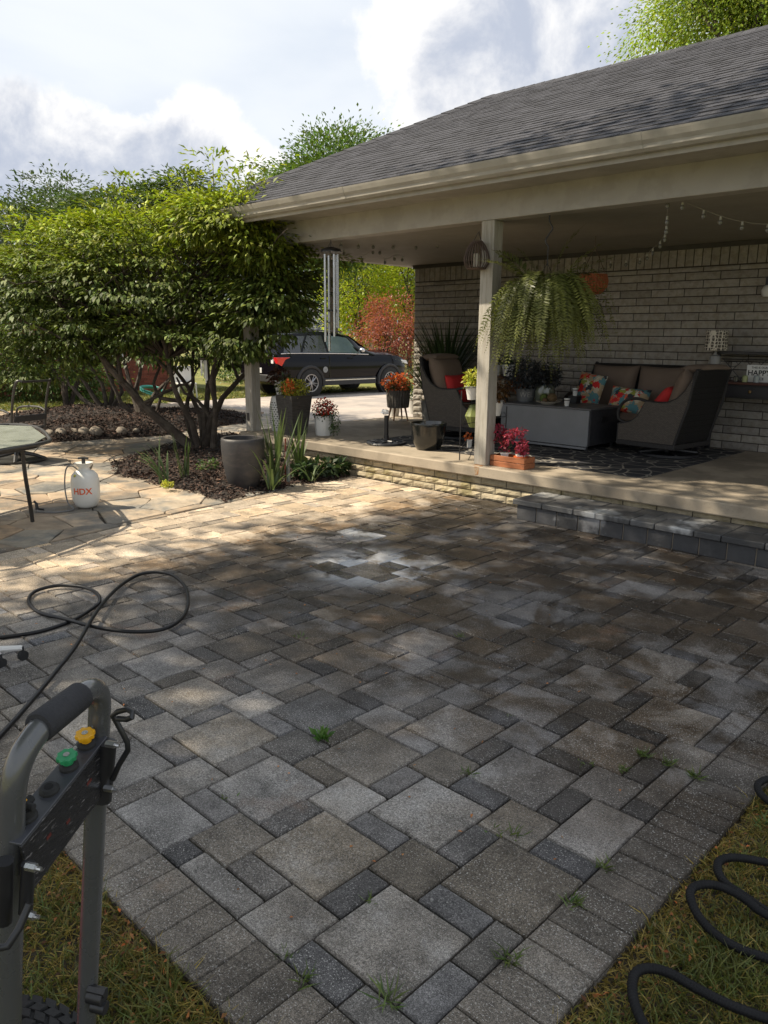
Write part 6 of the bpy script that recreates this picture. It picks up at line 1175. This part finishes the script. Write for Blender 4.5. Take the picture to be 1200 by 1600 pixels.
mb = MB()
for a_, c_, w__ in ((.05, -.032, .012), (.11, -.05, .008), (.15, -.035, .01)): mb = MB(); slab8(mb, a_, a_+w__, .0062, .0068, c_-.005, c_); obj(mb, 'label_mark', mat('red_label', (.12, .025, .02), .5), lp)
pass
def nozzle(a, c0, capm, kind):
    q0 = pp(a, -.013, 0); mb = MB()
    mb.tube([q0-upv*.002, q0+upv*.004, q0+upv*.008], [.0135, .0135, .010], 22); gr_ = obj(mb, 'grommet', m_rub, t)
    if kind == 'cap':
        mb = MB(); mb.tube([q0+upv*.008, q0+upv*.016], .0075, 14); obj(mb, 'nozzle_stem', capm, gr_)
        mb = MB(); n_ = 8; vs = []
        for h_ in (.016, .023):
            for j in range(n_*4): an = 2*math.pi*j/(n_*4); r_ = .0135*(1+.10*math.cos(n_*an)); vs.append(q0+upv*h_+(wv_*math.cos(an)+sdv*math.sin(an))*r_)
        m4 = n_*4; mb.add(vs, [tuple(range(m4-1, -1, -1)), tuple(range(m4, 2*m4))]+[(j, (j+1) % m4, m4+(j+1) % m4, m4+j) for j in range(m4)]); cp_ = obj(mb, 'nozzle_cap', capm, t, bevel=.0008)
        mb = MB(); mb.tube([q0+upv*.0231, q0+upv*.0242], .0045, 14); obj(mb, 'spray_tip', mat('steel', (.5, .5, .5), .3, metal=.9), cp_)
        mb = MB(); mb.tube([q0+upv*.018-wv_*.012, q0+upv*.018-wv_*.022], .0025, 6); obj(mb, 'pin', MATS['steel'], cp_)
    elif kind == 'knob':
        mb = MB(); mb.tube([q0+upv*.006, q0+upv*.018], .0115, 18); kb = obj(mb, 'nozzle_stem', m_rub, gr_); mb = MB(); c_ = q0+upv*.021
        mb.tube([c_-wv_*.014, c_+wv_*.014], .006, 10); mb.tube([c_-sdv*.014, c_+sdv*.014], .005, 10); cp_ = obj(mb, 'nozzle_cap', m_rub, t); mb = MB(); mb.tube([c_+upv*.006-wv_*.005, c_+upv*.006+wv_*.005], .002, 8); obj(mb, 'spray_tip', mat('yellow_cap', (.80, .40, .01), .4), cp_)
    else:
        mb = MB(); mb.tube([q0+upv*.0078, q0+upv*.0086], .006, 16); obj(mb, 'hole', mat('hole_black', (.004, .004, .004), .9), gr_)
nozzle(Lp*.10, 0, mat('yellow_cap', (.80, .40, .01), .4), 'cap'); nozzle(Lp*.33, 0, mat('green_cap', (.03, .30, .12), .4), 'cap'); nozzle(Lp*.56, 0, m_rub, 'hole'); nozzle(Lp*.80, 0, m_rub, 'knob')
# clamps, bolts, hooks
m_blk = MATS['black_metal']
def near(px, py, dd): return Vector(D(px, py, dd))
mb = MB(); mb.tube([near(168, 1160, 1.165), near(160, 1250, 1.19)], .014, 10); obj(mb, 'bracket', m_blk, t); mb = MB(); mb.tube([near(8, 1345, .97), near(6, 1440, 1.0)], .0105, 10); mb.tube([near(44, 1350, .985), near(40, 1425, 1.0)], .009, 10); obj(mb, 'bracket', m_blk, t)
for a, b, dd in ((174, 1163, 1.15), (171, 1232, 1.17), (50, 1355, .97), (47, 1430, .985)):
    mb = MB(); q_ = near(a, b, dd); mb.tube([q_-sdv*.008, q_+sdv*.006], .0055, 6); mb.tube([q_+sdv*.006, q_+sdv*.013], .0028, 8); obj(mb, 'bolt', MATS['steel'], t)
mb = MB(); hk_ = [(176, 1218, 1.16), (186, 1195, 1.15), (200, 1172, 1.14), (199, 1160, 1.135), (186, 1135, 1.13), (176, 1118, 1.125), (184, 1112, 1.12), (199, 1108, 1.11), (207, 1113, 1.105), (206, 1121, 1.10), (198, 1124, 1.105), (184, 1123, 1.115)]
mb.tube([near(*q_) for q_ in hk_], .0042, 10); obj(mb, 'hose_hook', m_blk, t)
mb = MB(); mb.tube([near(46, 1412, .97), near(30, 1450, .96), near(12, 1478, .95), near(-6, 1482, .95)], .005, 10); obj(mb, 'hose_hook', m_blk, t)
mb = MB(); q_ = near(156, 1558, 1.31); mb.tube([q_-sdv*.02, q_+sdv*.008], .013, 10); mb.tube([q_-sdv*.015-Vector((0, 0, .02)), q_+sdv*.010-Vector((0, 0, .02))], .011, 10); mb.tube([q_-sdv*.02+Vector((0, 0, .012)), q_+sdv*.012+Vector((0, 0, .012))], .008, 6); obj(mb, 'clamp_knob', m_blk, t)
# wheel with block tread
wc = Vector(D(47, 1652, 1.52)); ax = wd; u_ = Vector((0, 0, 1)); u_ = (u_-ax*u_.dot(ax)).normalized(); v_ = ax.cross(u_)
wc.z = .12; RW = .15; mb = MB(); prof_ = [(-.045, .085), (-.05, .12), (-.04, .142), (0, .150), (.04, .142), (.05, .12), (.045, .085)]; n_ = 48; vs = []
for a_, r_ in prof_:
    for j in range(n_): an = 2*math.pi*j/n_; vs.append(wc+ax*a_+(u_*math.cos(an)+v_*math.sin(an))*(r_-.004))
mb.add(vs, [(i*n_+j, i*n_+(j+1) % n_, (i+1)*n_+(j+1) % n_, (i+1)*n_+j) for i in range(6) for j in range(n_)])
for rr_ in range(5):
    a_ = -.036+rr_*.018; rad_ = .150-abs(a_)**2*4.6
    for j in range(30):
        an = 2*math.pi*(j+.5*(rr_ % 2))/30; e_r = u_*math.cos(an)+v_*math.sin(an); e_t = -u_*math.sin(an)+v_*math.cos(an); c_ = wc+ax*a_+e_r*(rad_-.003)
        vs = [c_+ax*x_*.0078+e_t*y_*.0125*(1 if z_ < 0 else .85)+e_r*z_*.004+e_t*(.004 if x_ > 0 else -.004)*(1 if rr_ % 2 else -1) for z_ in (-1, 1) for x_, y_ in ((-1, -1), (1, -1), (1, 1), (-1, 1))]; mb.add(vs, [(0, 3, 2, 1), (4, 5, 6, 7), (0, 1, 5, 4), (1, 2, 6, 5), (2, 3, 7, 6), (3, 0, 4, 7)])
wl_ = obj(mb, 'tyre', m_rub, t, ang=25); mb = MB(); mb.tube([wc-ax*.035, wc+ax*.035], .086, 28); obj(mb, 'rim', mat('dark_rim', (.012, .012, .012), .6), wl_); 
mb = MB(); q_ = wc+ax*.0; mb.tube([wc-ax*.06, wc+ax*.30], .008, 10); obj(mb, 'axle', m_blk, t)
w2 = MB(); wc2 = wc+ax*.33; vs = []
for a_, r_ in prof_:
    for j in range(n_): an = 2*math.pi*j/n_; vs.append(wc2+ax*a_+(u_*math.cos(an)+v_*math.sin(an))*(r_))
w2.add(vs, [(i*n_+j, i*n_+(j+1) % n_, (i+1)*n_+(j+1) % n_, (i+1)*n_+j) for i in range(6) for j in range(n_)]); w2o = obj(w2, 'tyre', m_rub, t); mb = MB(); mb.tube([wc2-ax*.035, wc2+ax*.035], .086, 28); obj(mb, 'rim', MATS['dark_rim'], w2o)
mb = MB(); q_ = Vector(D(-120, 1640, 1.45)); mb.box(q_.x-.11, q_.x+.11, q_.y-.12, q_.y+.12, .12, .42, rot=Matrix.Rotation(R(30), 3, 'Z')); obj(mb, 'engine_housing', mat('red_housing', (.35, .015, .015), .35, spec=.6), t, bevel=.03)

# ---- black pressure hose looping on the patio
HP = [(-160, 1015, .012), (-60, 1004, .012), (0, 996, .012), (60, 987, .012), (112, 970, .013), (148, 948, .02), (156, 938, .03), (150, 926, .035), (128, 917, .03), (90, 915, .025), (55, 924, .02), (45, 940, .014), (62, 957, .012), (105, 968, .026), (150, 980, .03), (205, 987, .03), (255, 983, .02), (285, 965, .02), (294, 940, .03), (288, 915, .035), (268, 898, .035), (240, 894, .035), (212, 900, .03), (180, 922, .03), (150, 957, .045), (118, 1010, .04), (85, 1052, .03), (45, 1100, .02), (0, 1150, .013), (-60, 1215, .013), (-120, 1300, .013)]
hp = [Z(a, b, c_) for a, b, c_ in HP]; mb = MB(); mb.tube(smooth(hp, 6), .0105, 10); tag(obj(mb, 'pressure_hose', mat('black_rubber_hose', (.007, .007, .008), .4, spec=.35), origin=tuple(hp[2])), 'black pressure hose looping in two rings on the patio pavers', 'hose')
# ---- corrugated black hose on the grass at the right
GH = [[(1290, 1290, .03), (1230, 1270, .03), (1196, 1248, .025), (1184, 1232, .025), (1188, 1222, .03), (1210, 1217, .035), (1280, 1225, .03)],
      [(1330, 1395, .03), (1260, 1362, .03), (1200, 1348, .03), (1150, 1340, .035), (1125, 1345, .03), (1122, 1362, .025), (1136, 1382, .02), (1160, 1398, .02), (1200, 1425, .02), (1270, 1460, .02)],
      [(1320, 1540, .02), (1250, 1515, .02), (1200, 1498, .02), (1155, 1482, .02), (1118, 1460, .02), (1092, 1432, .022), (1079, 1404, .03), (1082, 1388, .035), (1100, 1382, .04), (1125, 1385, .04), (1160, 1402, .035), (1190, 1425, .03), (1240, 1450, .025), (1320, 1480, .02)],
      [(1060, 1660, .02), (1020, 1622, .02), (998, 1585, .02), (988, 1550, .022), (992, 1522, .03), (1012, 1513, .035), (1045, 1520, .035), (1090, 1545, .03), (1140, 1570, .025), (1200, 1592, .02), (1260, 1610, .02)]]
t = thing('garden_hose', 'black ribbed garden hose coiled on the grass at the lower right', 'hose', tuple(Z(1150, 1400))); m_rib = mat('black_ribbed_hose', (.008, .008, .009), .6, spec=.25, bump=.2, bs=300)
for L_ in GH:
    P_ = [Vector(q_) for q_ in smooth([Z(a, b, c_) for a, b, c_ in L_], 10)]; Q_ = [P_[0]]; acc = 0
    for a_, b_ in zip(P_[:-1], P_[1:]):
        l_ = (b_-a_).length; k = max(1, int(l_/.0022)); Q_ += [a_.lerp(b_, (i+1)/k) for i in range(k)]
    mb = MB(); mb.tube(Q_, [.0116+(.0012 if i % 3 == 0 else 0) for i in range(len(Q_))], 10); obj(mb, 'coil', m_rib, t, ang=80)
# ---- stool on castors at the left edge
p = Z(36, 1028); t = thing('rolling_stand', 'white legged rolling stand with dark castors, cropped at the left edge', 'stand', (p[0], p[1], 0)); a0 = Vector(Z(-75, 1010, .10)); a0.z = .07
for (px, py) in ((36, 1024), (2, 1036), (-110, 1060), (-150, 990)):
    c_ = Vector(Z(px, py, .022)); l_ = MB(); l_.tube([a0, Vector((c_.x, c_.y, .062))], [.022, .013], 8); lg = obj(l_, 'leg', m_white, t); w_ = MB(); s_ = Vector((.7, .2, 0)).normalized(); w_.tube([c_-s_*.011, c_+s_*.011], .024, 18); w_.tube([Vector((c_.x, c_.y, .03)), Vector((c_.x, c_.y, .066))], .008, 8); obj(w_, 'castor', m_rub, lg)
mb = MB(); mb.cyl(a0, a0+Vector((0, 0, .42)), .02, .02, 14); obj(mb, 'column', MATS['steel'], t); mb = MB(); mb.lathe([(0, 0), (.16, 0), (.175, .02), (.17, .05), (0, .06)], a0+Vector((0, 0, .40)), 32); obj(mb, 'seat', m_black, t)
# ---- pale bucket cropped at the right edge
p = Z(1222, 1085, 0); t = thing('pale_bucket', 'cream plastic bucket just entering the frame at the right edge', 'bucket', tuple(p)); mb = MB(); mb.lathe([(0, 0), (.052, 0), (.06, .12), (.062, .12), (.062, .128), (.054, .128), (.05, .01), (0, .01)], p, 28); obj(mb, 'bucket_body', mat('cream_plastic', (.62, .56, .38), .4), t)

# ================================================================== render settings
S.render.engine = 'CYCLES'
S.cycles.max_bounces = 8; S.cycles.transparent_max_bounces = 8
